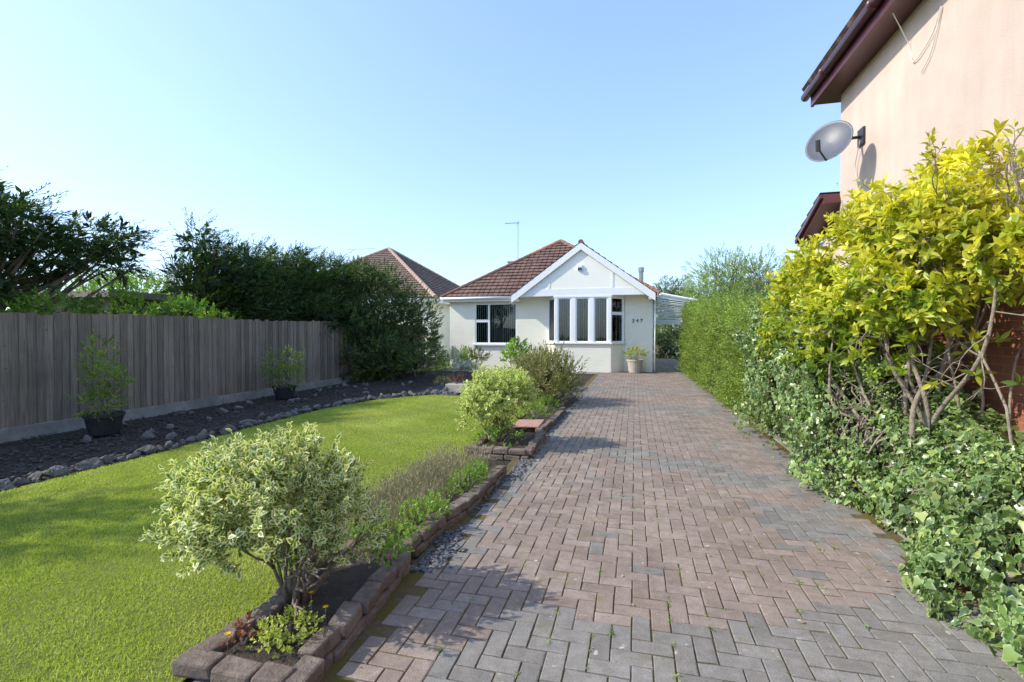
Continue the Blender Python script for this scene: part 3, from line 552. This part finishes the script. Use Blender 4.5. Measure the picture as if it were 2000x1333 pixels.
mb.box(-7.8,-6.65,YF,YF+T,-.05,3.0); mb.box(-6.65,-4.8,YF,YF+T,-.05,1.07); mb.box(-6.65,-4.8,YF,YF+T,2.79,3.0); mb.box(-4.8,-3.5,YF,YF+T,-.05,3.0)
mb.box(-3.5,-.4,YF,YF+T,2.98,3.0); mb.box(-.4,.67,YF,YF+T,-.05,3.0)
mb.box(-7.8,-7.8+T,YF+T,28.1,-.05,3.0); mb.box(.67-T,.67,YF+T,28.1,-.05,3.0); mb.box(-7.55,.42,27.85,28.1,-.05,3.0)
BAY=[(-3.5,YF-.001),(-3.1,19.05),(-.9,19.05),(-.4,YF-.001)]
mb.prism_xy(BAY,-.05,1.10)
mb.obj('wall',M_wall,H)
mb=MB(); mb.box(-7.5,.4,23.5,23.6,0,3); mb.box(-3.6,-.3,20.6,20.64,0,2.98); mb.box(-7,-4.5,20.6,20.64,0,2.98); mb.obj('dark_backing',M_dark,H)  # dark sheets behind the windows, room shade painted in their colour
mb=MB(); mb.prism_xy([(-3.58,YF-.003),(-3.15,18.98),(-.85,18.98),(-.32,YF-.003)],1.101,1.16); mb.box(-6.72,-4.73,19.6,YF-.002,1.0,1.066); mb.obj('sill',M_white,H,bevel=.01)
ZT=2.93
mb=MB(); mb.prism_xy([(-3.52,YF-.004),(-3.12,19.03),(-.88,19.03),(-.38,YF-.004)],ZT+.002,2.999)
for x0,x1 in ((-3.1,-2.98),(-2.44,-2.27),(-1.73,-1.56),(-1.02,-.9)): mb.box(x0,x1,19.04,19.2,1.161,ZT)
mb.box(-3.5,-3.42,19.62,19.69,1.161,ZT); mb.box(-.48,-.41,19.6,19.69,1.161,ZT)
mb.obj('bay_post',M_white,H)
for x0,x1 in ((-2.98,-2.44),(-2.27,-1.73),(-1.56,-1.02)): window(H,(x0,19.07),(x1,19.07),1.162,ZT,ang=1.1)
window(H,(-.9,19.09),(-.45,19.64),1.162,ZT,trans=((.05,.66,2.3),),ang=-.35)
window(H,(-3.46,19.63),(-3.1,19.1),1.162,ZT)
window(H,(-6.65,YF+.012),(-4.8,YF+.012),1.071,2.789,mull=(.62,),trans=((.055,.58,2.05),),ang=-.85)
cx=-2.06; hw=2.68; za=4.98; ze=3.05; sl=(za-ze)/hw
mb=MB(); mb.prism_xz([(cx-hw+.1,3.002),(cx+hw-.1,3.002),(cx+hw-.1,3.05),(cx,za-.1),(cx-hw+.1,3.05)],19.06,22.3); mb.obj('gable',M_gable,H)
mb=MB(); mb.box(cx-hw+.2,cx+hw-.2,19.045,19.058,3.0,3.28)
for x in (-3.32,-.85): mb.box(x-.04,x+.04,19.046,19.058,3.282,za-abs(x-cx)*sl-.2)
mb.obj('gable_trim',M_white,H)
mb=MB()
for s in (-1,1):
    P=[(cx,za+.08),(cx+s*(hw+.12),ze-.09+.08),(cx+s*(hw+.12),ze-.30),(cx+s*(hw-.12),ze-.14),(cx,za-.19)]
    mb.prism_xz(P if s>0 else P[::-1],18.96,19.0+.002*s)
mb.box(cx-hw-.12,cx-hw+.12,19.005,19.5,2.82,2.9); mb.box(cx+hw-.12,cx+hw+.12,19.006,19.5,2.82,2.9)
mb.obj('bargeboard',M_white,H)
R=thing('roof','x','x',(-3.57,23.9,3.05)); del R['label'];del R['category']; R.parent=H; R.matrix_parent_inverse=Matrix.Translation(H.location).inverted()
A=(-8.07,19.4,3.05);Bc=(.93,19.4,3.05);C=(.93,28.4,3.05);Dc=(-8.07,28.4,3.05);AP=(-3.57,23.9,6.08)
mb=MB(); courses(mb,A,Bc,AP,AP); courses(mb,Bc,C,AP,AP); courses(mb,C,Dc,AP,AP); courses(mb,Dc,A,AP,AP)
courses(mb,(cx+hw+.12,18.95,ze-.03),(cx+hw+.12,22.9,ze-.03),(cx,18.95,za+.08),(cx,22.9,za+.08),uoff=.1)
courses(mb,(cx-hw-.12,22.9,ze-.03),(cx-hw-.12,18.95,ze-.03),(cx,22.9,za+.08),(cx,18.95,za+.08))
def ch(o,p=R): o.parent=p; o.matrix_parent_inverse=Matrix.Translation(Vector(p.location)).inverted(); return o
ch(mb.obj('roof_tiles',M_roof))
mb=MB(); L_=lambda f:tuple(A[i]+(AP[i]-A[i])*f for i in range(3)); ridge(mb,L_(0),L_(.72)); ridge(mb,Bc,AP); ridge(mb,Dc,AP); ridge(mb,(cx,18.97,za+.1),(cx,20.6,za+.1)); ch(mb.obj('ridge_tile',M_ridge))
mb=MB(); ridge(mb,L_(.72),AP,.11); ridge(mb,(cx,20.6,za+.1),(cx,22.3,za+.1),.11); ch(mb.obj('ridge_tile',M_orange)); 
mb=MB(); lathe(mb,(.25,21.6,3.3),[(.09,0),(.09,.85),(.12,.86),(.12,1.05),(.09,1.06),(0,1.08)],14); ch(mb.obj('flue',M_metal))
mb=MB(); mb.box(-6.75,-6.25,25.75,26.25,3.6,5.38); mb.box(-6.8,-6.2,25.7,26.3,5.381,5.46); ch(mb.obj('chimney',mnoise('chimney_render',(.25,.20,.17),(.34,.28,.24),6)))
mb=MB(); mb.tube([(-6.3,26.1,4.5),(-6.3,26.1,7.7)],.025,6); mb.tube([(-7.05,26.1,7.62),(-6.2,26.1,7.62)],.015,5)
for i in range(9): x=-7.0+i*.09; mb.tube([(x,25.95,7.62),(x,26.25,7.62)],.008,4)
mb.tube([(-6.32,25.9,7.45),(-6.32,26.3,7.8)],.01,4); ch(mb.obj('aerial',M_metal,None))
mb=MB(); mb.box(-8.0,-4.97,19.44,19.46,2.86,3.04); mb.box(-8.0,-4.97,19.462,19.698,2.86,2.88); mb.box(-8.0,-7.98,19.46,28.2,2.86,3.04); mb.box(.82,.84,19.2,28.2,2.86,3.04); mb.obj('fascia',M_white,H)
mb=MB(); mb.tube([(-8.12,19.37,3.0),(-4.90,19.37,3.0)],.055,8); mb.tube([(.93,19.3,2.98),(.93,28,2.98)],.055,8); mb.tube([(.75,19.62,2.9),(.75,19.62,0)],.035,8); mb.obj('gutter',M_white,H,smooth=True)
mb=MB(); mb.box(-2.2,-2.0,18.99,19.055,3.97,4.20); mb.obj('alarm_box',M_white,H,bevel=.02); mb=MB(); mb.box(-2.18,-2.02,18.97,18.989,3.99,4.09); mb.obj('alarm_light',M_blue,H)
cu=bpy.data.curves.new('t','FONT'); cu.body='3 4 7'; cu.size=.2; cu.extrude=.008; to=bpy.data.objects.new('t',cu); COL.objects.link(to); bpy.context.view_layer.update()
me=bpy.data.meshes.new_from_object(to.evaluated_get(bpy.context.evaluated_depsgraph_get())); bpy.data.objects.remove(to)
me.transform(Matrix.Translation((-.12,19.685,1.95))@Matrix.Rotation(math.pi/2,4,'X')); mkobj('house_number',me,M_black,H)
# carport: sloping slatted canopy over the side passage
e=thing('carport','lean-to carport with slatted white canopy over passage','carport',(1.5,22,0)); mb=MB()
nx=16
zl=lambda f:3.02-f*.87
zr=lambda f:2.74-f*.64
for i in range(nx):
    f=i/nx; g_=(i+1.0)/nx
    y0=19.35+f*5.9;y1=19.35+g_*5.9; dz=.05
    mb.add([(.70,y0,zl(f)),(2.25+.25*f,y0,zr(f)),(2.25+.25*g_,y1,zr(g_)+dz),(.70,y1,zl(g_)+dz),(.70,y0,zl(f)-.012),(2.25+.25*f,y0,zr(f)-.012),(2.25+.25*g_,y1,zr(g_)+dz-.012),(.70,y1,zl(g_)+dz-.012)],[(0,1,2,3),(7,6,5,4),(0,4,5,1),(2,6,7,3),(1,5,6,2),(0,3,7,4)])
t=NT('corrugated_plastic'); p=t.bsdf((.90,.90,.88),.5,.2,final=False); tr=t.n('ShaderNodeBsdfTranslucent'); tr.inputs[0].default_value=(.97,.97,.94,1); ms=t.n('ShaderNodeMixShader'); ms.inputs[0].default_value=.7; t.l(p.outputs[0],ms.inputs[1]);t.l(tr.outputs[0],ms.inputs[2]);t.l(ms.outputs[0],t.out.inputs[0])
mb.obj('canopy',t.m,e)
mb=MB(); mb.box(2.16,2.23,19.4,19.47,-.03,2.66); mb.box(2.36,2.44,25.1,25.18,-.03,2.02); mb.box(.70,2.5,25.28,25.34,1.95,2.16)
for f in (0,.2,.4,.6,.8):
    y_=19.34+f*5.9; mb.add([(.70,y_,zl(f)-.09),(2.27+.25*f,y_,zr(f)-.09),(2.27+.25*f,y_,zr(f)-.014),(.70,y_,zl(f)-.014),(.70,y_+.04,zl(f)-.09),(2.27+.25*f,y_+.04,zr(f)-.09),(2.27+.25*f,y_+.04,zr(f)-.014),(.70,y_+.04,zl(f)-.014)],[(0,1,2,3),(7,6,5,4),(0,4,5,1),(1,5,6,2),(2,6,7,3),(3,7,4,0)])
mb.tube([(.93,19.31,3.03),(2.27,19.31,2.75)],.05,6); mb.tube([(2.29,19.31,2.73),(2.52,25.3,2.07)],.045,6); mb.obj('carport_frame',M_white,e)
# neighbour bungalow
N2=thing('bungalow','neighbouring bungalow with brown hipped tiled roof','house',(-16.4,24.6,0))
mb=MB(); mb.box(-21.9,-10.9,24.7,35.7,-.05,3.4); mb.obj('wall',M_wall,N2)
a=(-22.4,24.2,3.45);b=(-10.4,24.2,3.45);c=(-10.4,36.2,3.45);d_=(-22.4,36.2,3.45);ap=(-16.4,30.2,7.3)
mb=MB(); courses(mb,a,b,ap,ap);courses(mb,b,c,ap,ap);courses(mb,c,d_,ap,ap);courses(mb,d_,a,ap,ap); mb.obj('roof',M_roof2,N2)
mb=MB(); ridge(mb,a,ap,.12);ridge(mb,b,ap,.12);ridge(mb,c,ap,.12); mb.obj('ridge_tile',mnoise('pale_ridge',(.38,.25,.19),(.46,.32,.25),5),N2)
mb=MB(); mb.box(-22.3,-10.5,24.28,24.32,3.2,3.44); mb.box(-10.52,-10.48,24.32,36.1,3.2,3.44); mb.obj('fascia',M_white,N2)
mb=MB(); mb.tube([(-16.6,30.4,7),(-16.6,30.4,7.4)],.03,5); mb.tube([(-19.5,30,7.35),(-17.3,30,7.32)],.02,4); mb.obj('aerial',M_metal,N2)
# ================================================================ RIGHT HOUSE
Rh=thing('rendered_house','tall peach rendered house with maroon gutters beside the drive','house',(3.05,4,0))
mb=MB(); mb.box(3.05,10,-1,8.5,2.3,5.3); mb.obj('wall',M_render,Rh)
mb=MB(); mb.box(3.03,10,-1,8.52,-.05,2.298); mb.obj('brick_wall',M_redbrick,Rh)
mb=MB(); mb.box(2.72,2.76,-1,8.78,5.17,5.42); mb.box(2.762,10,-1,8.78,5.2,5.225); mb.box(2.76,10,8.74,8.78,5.227,5.4); mb.obj('fascia',M_maroon,Rh)
mb=MB(); mb.tube([(2.66,-1,5.36),(2.66,8.85,5.36)],.065,10)
for y in (2,3.5,5,6.5,8): mb.tube([(2.66,y,5.36),(2.66,y+.06,5.36)],.075,10)
mb.obj('gutter',M_maroon,Rh,smooth=True)
mb=MB(); courses(mb,(2.62,8.8,5.44),(2.62,-1,5.44),(6.5,8.8,8.0),(6.5,-1,8.0)); mb.obj('roof',M_roof,Rh)
mb=MB(); mb.box(3.1,8,8.53,9.7,-.05,3.1); mb.obj('extension_wall',M_render,Rh)
mb=MB(); M_=Matrix.Translation((2.82,8.55,3.68))@Matrix.Rotation(-.40,4,'X'); mb.box(0,.05,0,1.25,-.12,0,M=M_); mb.box(-.05,-.002,-.03,1.25,-.06,.01,M=M_); mb.box(0,.26,-.045,-.002,-.16,.0,M=M_); mb.box(.05,.26,.0,1.25,-.11,-.09,M=M_); mb.obj('extension_fascia',M_maroon,Rh)
mb=MB(); courses(mb,(2.79,9.72,3.24),(8,9.72,3.24),(2.79,8.53,3.72),(8,8.53,3.72)); mb.obj('extension_roof',mnoise('grey_tiles',(.13,.13,.14),(.2,.2,.2),6),Rh)
# dish
e=thing('satellite_dish','grey satellite dish on arm fixed to rendered wall','satellite dish',(3.05,7.75,4.2))
c=Vector((2.55,7.46,4.12)); ax=Vector((-.62,-.72,.28)).normalized(); Q=ax.to_track_quat('Z','Y').to_matrix().to_4x4(); Md=Matrix.Translation(c)@Q@Matrix.Scale(.92,4)
mb=MB(); prof=[(r*.31,(r**2)*.055) for r in (0.001,.25,.5,.75,.92,1)]+[(.318,.052),(.31,.045),(.15,-.005),(.001,-.012)]; lathe(mb,(0,0,0),prof,28); mb.v=[tuple(Md@Vector(v)) for v in mb.v]; mb.obj('reflector',M_dish,e,smooth=True)
mb=MB(); pb=Md@Vector((0,0,-.02)); mb.tube([(3.05,7.75,4.27),(2.9,7.72,4.25),pb+Vector((.1,.08,.02)),pb],.022,8); mb.box(3.02,3.048,7.66,7.84,4.15,4.38)
mb.tube([Md@Vector((.0,-.3,.03)),Md@Vector((.0,-.26,.34))],.012,6); mb.tube([Md@Vector((.0,-.30,.30)),Md@Vector((.0,-.16,.36))],.03,8); mb.obj('bracket_and_receiver',M_black,e)
def sm(pts,n=8):
    out=[];P=[Vector(p) for p in pts]; P=[P[0]]+P+[P[-1]]
    for i in range(1,len(P)-2):
        for k in range(n):
            t_=k/n; out.append(.5*((2*P[i])+(-P[i-1]+P[i+1])*t_+(2*P[i-1]-5*P[i]+4*P[i+1]-P[i+2])*t_**2+(-P[i-1]+3*P[i]-3*P[i+1]+P[i+2])*t_**3))
    return out+[P[-1]]
e=thing('dish_cable','thin pale cable running down the wall from dish','cable',(3.03,7.7,3.4)); mb=MB()
mb.tube(sm([(3.0,7.7,4.2),(3.02,7.9,3.9),(3.03,7.8,3.5),(3.03,8.1,3.42),(3.03,8.48,3.4)]),.007,5); mb.obj('wire',M_cable,e)
e=thing('loose_cable','thin pale cable hanging in a loop from eaves','cable',(3.03,6.3,4.4)); mb=MB()
mb.tube(sm([(2.8,6.4,5.15),(3.03,6.55,4.85),(3.03,6.45,4.6),(3.03,6.1,4.7),(3.03,5.95,4.9),(3.03,6.1,4.55),(3.03,6.3,4.4)]),.006,5); mb.obj('wire',M_cable,e)
# ================================================================ RIGHT HEDGES
e=thing('clipped_hedge','clipped bright green privet hedge along the driveway','hedge',(2.2,14,0)); mb=MB()
HZ=lambda y:np.interp(y,[8.2,20.3],[1.80,2.55])
h0,h1=float(HZ(8.4))-.3,float(HZ(20.2))-.3
mb.add([(2.12,8.4,-.04),(2.85,8.4,-.04),(2.85,20.15,-.04),(2.12,20.15,-.04),(2.12,8.4,h0),(2.85,8.4,h0),(2.85,20.15,h1),(2.12,20.15,h1)],[(0,3,2,1),(4,5,6,7),(0,1,5,4),(2,3,7,6),(0,4,7,3),(1,2,6,5)]); mb.obj('dark_core',M_core,e)  # solid dark box, the hedge's inner shade put into its colour
n=9500; y=rng.uniform(8.2,20.3,n); z=rng.uniform(.02,1,n)*HZ(y); B=np.stack([1.92+.24*lump(np.stack([y*1.5,z*2,y*0],1),1.9,3)+rng.uniform(0,.16,n),y,z],1); D=np.tile([-1,-.15,.45],(n,1))
m=3600; B2=np.stack([rng.uniform(1.85,2.9,m),rng.uniform(8.2,20.3,m),np.zeros(m)],1); B2[:,2]=HZ(B2[:,1])-.10+.17*lump(B2,2.6,5)+rng.exponential(.08,m); D2=np.tile([-.2,0,1.],(m,1))
q=900; B3=np.stack([rng.uniform(1.85,2.9,q),rng.uniform(20.2,20.35,q),rng.uniform(0,2.5,q)],1); D3=np.tile([0,1.,.4],(q,1))
B=np.concatenate([B,B2,B3]);D=np.concatenate([D,D2,D3])+rng.normal(size=(n+m+q,3))*.6
P,Dd,N,S,W,R=shoots(B,D,rng.uniform(.1,.28,len(B)),10,.055,.5,.85); mkobj('foliage',cards('foliage',P,Dd,N,S,W,'quad',R),L_hedge,e)
# ivy
YI=[1.6,2.6,3.2,4.0,4.8,5.4,6.2,7,8.5]; X0=[1.78,1.68,1.86,1.97,1.95,1.82,1.78,1.76,1.78]; HI=[.85,.76,.70,.68,.85,1.3,1.8,1.95,1.95]
def ivysurf(y,a,sh=0):
    x0=np.interp(y,YI,X0)+sh; h=np.interp(y,YI,HI)-sh; xc=2.85; p=np.interp(y,[5,6.5],[1.0,.45])
    x=xc-(xc-x0)*np.cos(a)**p; z=h*np.sin(a)**p; return x,z
e=thing('ivy_hedge','dense glossy ivy hedge spilling onto the driveway','hedge',(2.3,5,0))
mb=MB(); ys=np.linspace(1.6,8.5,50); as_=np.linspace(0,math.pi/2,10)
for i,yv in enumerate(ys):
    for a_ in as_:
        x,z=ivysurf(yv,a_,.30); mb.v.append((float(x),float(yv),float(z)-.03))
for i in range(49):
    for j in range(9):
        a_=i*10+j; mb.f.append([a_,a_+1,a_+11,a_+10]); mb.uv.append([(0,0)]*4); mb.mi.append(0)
mb.obj('shade_core',M_core,e)  # inset dark sheet painting the shade behind the ivy leaves
mb=MB()
for i in range(90):
    y0=random.uniform(1.9,8.0); a0=random.uniform(0,.5); pts=[]
    for k in range(7):
        a_=min(1.5,a0+k*random.uniform(.08,.2)); x,z=ivysurf(y0,a_,random.uniform(-.02,.12)); pts.append((float(x),y0,float(z))); y0+=random.gauss(0,.09)
    mb.tube(pts,[.011-.001*k for k in range(7)],5)
mb.obj('stems',M_bark2,e,smooth=True)
n=44000; y=1.6+6.9*rng.random(n); a=rng.uniform(0,math.pi/2,n); Q_=np.stack([y*2,a*3,y*0],1); sh=rng.exponential(.08,n)-.10-.15*lump(Q_,1.8,9)-.14*lump(Q_,5,19)
k=(lump(Q_,7,29)+rng.normal(size=n)*.25>-.45); n=int(k.sum()); y=y[k];a=a[k];sh=sh[k]
x,z=ivysurf(y,a,sh); P=np.stack([x,y,np.maximum(z,.01)],1); nr=nrm(np.stack([-np.cos(a),-.15+0*a,np.sin(a)*.8+.25],1))
N=nr+rng.normal(size=(n,3))*.65; D=np.stack([-.25+rng.normal(size=n)*.6,rng.normal(size=n)*.7,-np.cos(a)*.9-.1+rng.normal(size=n)*.4],1)
mkobj('foliage',cards('foliage',P,D,N,.022+.055*rng.random(n)**1.6,rng.uniform(.6,1.,n),'ivy',rng.random(n)),L_ivy,e)
# golden laurel
e=thing('golden_shrub','large golden-leaved shrub with twisted bare stems','shrub',(2.4,4.95,0)); mb=MB(); ends=[]
blobs=[((2.2,6.9,2.05),(.42,.55,.46)),((2.25,6.1,2.28),(.45,.5,.42)),((2.4,5.4,2.48),(.42,.42,.44)),((2.5,4.75,2.45),(.38,.38,.38)),((2.05,6.4,1.6),(.33,.5,.30)),((2.05,5.7,1.72),(.28,.38,.26)),((2.2,7.5,1.85),(.42,.45,.42)),((2.12,5.05,1.9),(.30,.38,.30)),((1.98,7.1,1.45),(.26,.4,.32)),((2.6,4.35,2.15),(.28,.32,.32)),((1.95,5.9,1.3),(.18,.34,.22)),((2.4,5.9,2.72),(.25,.3,.16)),((2.65,5.0,2.85),(.24,.3,.22)),((2.3,4.7,1.75),(.18,.26,.2))]
for bi,(c,r) in enumerate(blobs):
    for i in range(3 if bi<7 else 1):
        b=Vector((2.45+random.gauss(0,.06),4.95+random.gauss(0,.10),-.03)); q=Vector(c)+Vector([random.uniform(-.5,.5)*k for k in r]); m1=b.lerp(q,.3)+Vector((random.gauss(0,.10),random.gauss(0,.10),.15)); m2=b.lerp(q,.65)+rv()*.11
        pts=sm([b,m1,m2,q],5); nn=len(pts); mb.tube(pts,[.027*(1-.78*i_/nn) for i_ in range(nn)],6)
        for k_ in range(6): grow(mb,pts[random.randint(nn//2,nn-1)],rv()+Vector((-.3,0,.4)),.28,.006,1,ends,up=.05,wig=.4,nb=3,spread=.9)
mb.obj('stems',M_bark2,e,smooth=True)
B,D=sblobs(blobs,2050,inner=.4,amp=.36,f=4); B,D=gaps(B,D,4.5,-.50,9)
E=[(Vector(p),d) for p,d in ends if p.z>1.1 and p.x<3.0 and random.random()<.85]; B=np.concatenate([B,np.array([p[:] for p,d in E])]); D=np.concatenate([D,np.array([d[:] for p,d in E])])
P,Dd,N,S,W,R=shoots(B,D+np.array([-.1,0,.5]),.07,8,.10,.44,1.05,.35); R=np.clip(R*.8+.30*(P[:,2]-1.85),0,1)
mkobj('foliage',cards('foliage',P,Dd,N,S,W,'leaf',R),L_gold,e)
# bare straggly shrub
e=thing('straggly_shrub','tall straggly shrub with mostly bare twigs beside brick wall','shrub',(2.6,4.5,0)); mb=MB(); ends=[]
for i in range(7):
    b=Vector((2.66+random.gauss(0,.06),4.6+random.gauss(0,.2),-.03)); d=Vector((random.gauss(-.03,.06),random.gauss(.05,.12),1))
    grow(mb,b,d,random.uniform(1.8,2.35),.015,3,ends,up=.10,wig=.36,nb=3,seg=9,spread=.85,shrink=.40)
mb.obj('stems',M_bark2,e,smooth=True)
B=np.array([p[:] for p,d in ends]); D=np.array([d[:] for p,d in ends]); k=(B[:,2]>1.6)&(rng.random(len(B))<.6)&(B[:,0]<3.02); P,Dd,N,S,W,R=shoots(B[k]-D[k]*.05,D[k],.08,5,.06,.5,.9,.3)
mkobj('foliage',cards('foliage',P,Dd,N,S,W,'leaf',np.clip(R*.6+.25,0,1)),L_gold,e)
# ================================================================ BACKGROUND TREES
def tree(name,label,base,h,blobs,per,mat,S=.16,L=.4,k=10,W=.35):
    e=thing(name,label,'tree',base); mb=MB(); ends=[]; grow(mb,base,(0,0,1),h*.35,.02*h,3,ends,up=.15,wig=.2,nb=4,spread=.8,shrink=.75); mb.obj('trunk',M_bark,e,smooth=True)
    B,D=sblobs(blobs,per,inner=.3,amp=.25); P,Dd,N,S_,W_,R=shoots(B,D+np.array([0,0,.3]),L,k,S,W,.9); mkobj('crown',cards('crown',P,Dd,N,S_,W_,'quad',R),mat,e)
tree('willow_tree','light green airy tree behind the hedge',(5.6,32,-.05),6.6,[((5.3,32,4.9),(2.0,1.8,1.7)),((7.2,32,4.4),(1.8,1.6,1.8)),((4.4,32,3.7),(1.5,1.5,1.5)),((6,31,3.2),(2.4,1.5,1.2))],250,L_tree,.13,.35,12,.4)
tree('broadleaf_tree','green tree behind the carport',(2.4,36,-.05),5,[((2.3,36,3.9),(1.3,1.3,1.5)),((3.4,36,3.6),(1.3,1.2,1.2)),((1.6,36,3.0),(1,1,1.5)),((2.6,34,1.9),(1.6,1,.9))],300,L_far,.16,.3)
tree('broadleaf_tree','green tree behind the clipped hedge',(6,24,-.05),5,[((5.6,24,2.4),(2,1.6,1.3)),((7.8,22,2.8),(2,1.6,1.7))],260,L_far,.16,.3)
tree('birch_tree','thinly leaved tree behind the rendered house',(7.2,18,-.05),6,[((7.3,18,4.6),(1.3,1.3,1.9))],80,L_tree,.10,.35,8)
tree('broadleaf_tree','bright green tree behind the fence',(-25,19,-.05),4.5,[((-25,19,3.2),(3.0,2.5,1.2))],220,L_green,.2)
bigshrub('passage_shrub','shrub with shade painted into its dark leaves closing the side passage','shrub',(1.7,30.5,-.05),[((1.3,30.5,.7),(.8,.6,.8)),((2.4,30.7,.75),(.8,.6,.85))],500,L_shade,.2,9,.12,.5)  # put here to darken the passage, shade is in the leaf colour
A=[];
for i in range(150):
    x=-130+i*1.6; A.append(((x,62+8*math.sin(i*.7),1.6+.5*math.sin(i*1.9)),(2.4,2,2.2+.7*math.sin(i*2.3))))
B,D=sblobs(A,14,inner=.4); P,Dd,N,S,W,R=shoots(B,D+np.array([0,0,.3]),.6,8,.45,.5,.9); mkobj('distant_wood',cards('distant_wood',P,Dd,N,S,W,'quad',R),L_far,kind='stuff')
# ================================================================ LIGHT, SKY, CAMERA
el=math.radians(37); s=Vector((-.9,-.31,0)).normalized(); sd=Vector((s.x*math.cos(el),s.y*math.cos(el),math.sin(el)))
w=bpy.data.worlds.new('World'); scene.world=w; w.use_nodes=True; nt=w.node_tree; bg=nt.nodes['Background']; sk=nt.nodes.new('ShaderNodeTexSky'); sk.sky_type='NISHITA'; sk.sun_disc=False
sk.sun_elevation=el; sk.sun_rotation=math.atan2(s.x,s.y)%(2*math.pi); sk.air_density=1.0; sk.dust_density=1.1; sk.ozone_density=1.5
gm=nt.nodes.new('ShaderNodeGamma'); gm.inputs[1].default_value=.66; mx=nt.nodes.new('ShaderNodeMix'); mx.data_type='RGBA'; mx.blend_type='MULTIPLY'; mx.inputs[0].default_value=1; mx.inputs[7].default_value=(2.60,3.05,3.80,1)
nt.links.new(sk.outputs[0],gm.inputs[0]); nt.links.new(gm.outputs[0],mx.inputs[6]); nt.links.new(mx.outputs[2],bg.inputs[0]); bg.inputs[1].default_value=.15
ld=bpy.data.lights.new('sun','SUN'); ld.energy=5; ld.angle=math.radians(.5); ld.color=(1,.94,.80); lo=bpy.data.objects.new('sun',ld); COL.objects.link(lo); lo.rotation_euler=sd.to_track_quat('Z','Y').to_euler(); lo.location=(-20,-10,20)
cam=bpy.data.cameras.new('camera'); cam.lens=17; cam.sensor_width=36; cam.clip_end=2000; cam.clip_start=.05; co=bpy.data.objects.new('camera',cam); COL.objects.link(co)
co.location=(0,0,1.55); co.rotation_euler=(math.radians(89),0,math.radians(14.27)); scene.camera=co
scene.view_settings.view_transform='Standard'; scene.view_settings.look='None'; scene.view_settings.exposure=0
